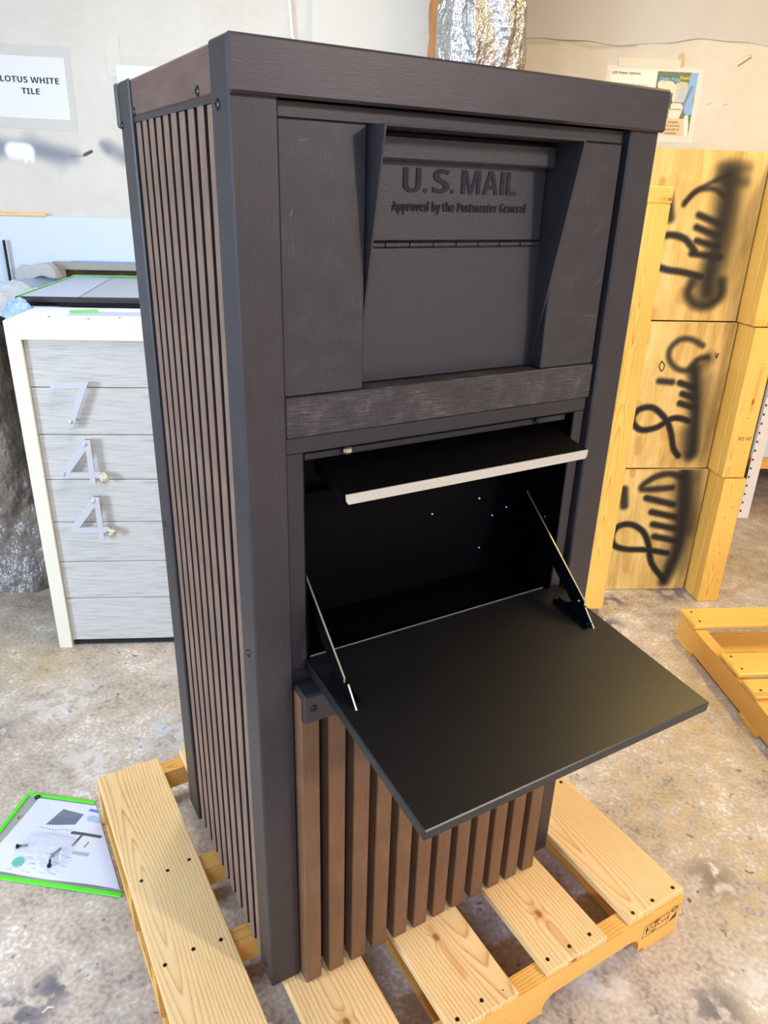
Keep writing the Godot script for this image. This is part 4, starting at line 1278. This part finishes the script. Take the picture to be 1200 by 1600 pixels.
# ---------------------------------------------------------------- green-edged document pouch on the floor
func pouch() -> void:
	var t := thing("document_pouch", "clear plastic job pouch with bright green edges lying on the floor left of the pallet", "pouch", V(-0.66, 0, -0.631), -0.2217)
	# local x along the top edge, local z down the page
	var cs := MB.new()
	cs.prism(PackedVector2Array([Vector2(0, 0), Vector2(0.245, 0), Vector2(0.245, 0.374), Vector2(0, 0.182)]), 1, 0.0006, 0.0018)
	obj("clear_sleeve", cs, mat(Color(0.62, 0.63, 0.60), 0.25), t)
	for q in [[V(0, 0.0010, -0.004), V(0.182, 0.0048, 0.006)], [V(-0.005, 0.0010, 0.0), V(0.006, 0.0048, 0.245)], [V(0.0, 0.0010, 0.236), V(0.370, 0.0048, 0.247)]]:
		obj("green_edge", bx(q[0], q[1], 0.001), M.green, t)
	var w := 400
	var h := 320
	var px := PackedByteArray()
	px.resize(w * h * 3)
	for i in w * h:
		px[i * 3] = 214; px[i * 3 + 1] = 217; px[i * 3 + 2] = 228
	var gk := Color(0.36, 0.39, 0.45)
	fill(px, w, h, [Vector2(110, 34), Vector2(192, 48), Vector2(186, 96), Vector2(86, 108)], gk, 0.9)
	fill(px, w, h, [Vector2(110, 34), Vector2(192, 48), Vector2(150, 70), Vector2(98, 66)], Color(0.46, 0.48, 0.52), 0.8)
	brush(px, w, h, [Vector2(195, 130), Vector2(290, 128)], 7, Color(0.30, 0.29, 0.27), 0.95, 0.3)
	brush(px, w, h, [Vector2(232, 132), Vector2(222, 178)], 5, Color(0.33, 0.32, 0.30), 0.95, 0.3)
	brush(px, w, h, [Vector2(266, 158), Vector2(262, 178)], 3, Color(0.65, 0.40, 0.2), 0.9, 0.3)
	brush(px, w, h, [Vector2(240, 205), Vector2(285, 205)], 10, Color(0.55, 0.62, 0.60), 0.7, 0.6)
	brush(px, w, h, [Vector2(205, 25), Vector2(235, 27)], 7, Color(0.30, 0.45, 0.80), 0.9, 0.3)
	brush(px, w, h, [Vector2(225, 60), Vector2(255, 62)], 18, Color(0.62, 0.70, 0.80), 0.8, 0.4)
	var r := RandomNumberGenerator.new()
	r.seed = 9
	for k in 60:
		var q := Vector2(r.randf_range(60, 240), r.randf_range(220, 300))
		brush(px, w, h, [q, q + Vector2(r.randf_range(6, 26), r.randf_range(-3, 3))], 1.6, Color(0.45, 0.46, 0.55), 0.5, 0.8)
	for k in 12:
		var q := Vector2(75 + k * 11, 122 + r.randf_range(-3, 3))
		brush(px, w, h, [q, q + Vector2(4, r.randf_range(-6, 6))], 2, Color(0.3, 0.32, 0.45), 0.7, 0.6)
	var pm := mat(Color.WHITE, 0.5, 0.0, tex(w, h, px), Vector2(1 / 0.29, 1 / 0.225))
	pm.uv1_offset = Vector3(-0.035 / 0.29, -0.010 / 0.225, 0)
	var g := []
	for i in 10:
		var row := []
		for j in 14:
			var vv := 0.012 + 0.218 * i / 9.0
			var x := lerpf(0.035 - 0.022 * pow(i / 9.0, 2.0), 0.180 + 0.783 * vv, j / 13.0)
			row.append(V(x, 0.0030 + 0.0022 * sin(j * 0.7 + i * 0.4) * sin(i * 0.5) + 0.002, 0.012 + 0.218 * i / 9.0))
		g.append(row)
	var ps := MB.new()
	ps.grain = 2
	ps.sheet(g, 0.0006)
	obj("paper", ps, pm, t)
	var hb := MB.new()
	var gg := []
	var f := FastNoiseLite.new()
	f.seed = 3
	f.frequency = 18.0
	for i in 14:
		var row := []
		for j in 18:
			var u := j / 17.0
			var v := i / 13.0
			var e := sin(PI * u) * sin(PI * v)
			row.append(V(0.075 + 0.125 * u, 0.006 + 0.016 * sqrt(e) + 0.006 * f.get_noise_2d(u, v) * e, 0.115 + 0.075 * v))
		gg.append(row)
	hb.sheet(gg)
	var bagm := mat(Color(0.92, 0.95, 0.97, 0.22), 0.08)
	bagm.transparency = BaseMaterial3D.TRANSPARENCY_ALPHA
	var hbo := obj("hardware_bag", hb, bagm)
	tag(hbo, "small clear bag of hardware lying on the green-edged pouch", "bag")
	hbo.position = t.position
	hbo.rotation.y = -0.2217
	for q in [[0.095, 0.155, 0.3], [0.175, 0.150, 1.2], [0.165, 0.178, 2.0]]:
		var s := MB.new()
		s.lathe([Vector2(0, 0), Vector2(0.0025, 0), Vector2(0.0025, 0.022), Vector2(0.005, 0.022), Vector2(0.005, 0.026), Vector2(0, 0.027)], 8)
		var so := obj("bolt", s, M.screw, hbo)
		so.transform = Transform3D(Basis(V(0, 1, 0), q[2]) * Basis(V(0, 0, 1), PI / 2), V(q[0], 0.0095, q[1]))
	var gs := MB.new()
	gs.lathe([Vector2(0, 0.0009), Vector2(0.013, 0.0008), Vector2(0.013, 0), Vector2(0, 0)], 18)
	var go := obj("teal_sticker", gs, mat(Color(0.38, 0.70, 0.64), 0.5), t)
	go.position = V(0.098, 0.0075, 0.200)
	for q in [[V(0.030, 0.0052, 0.010), 0.007, Color(0.12, 0.12, 0.12)], [V(0.022, 0.0020, 0.075), 0.006, Color(0.72, 0.62, 0.42)]]:
		var gr := MB.new()
		gr.lathe([Vector2(q[1] * 0.45, 0.0), Vector2(q[1], 0.0), Vector2(q[1], 0.0012), Vector2(q[1] * 0.6, 0.002), Vector2(q[1] * 0.45, 0.001)], 14)
		var o := obj("eyelet", gr, mat(q[2], 0.35, 0.7), t)
		o.position = q[0]
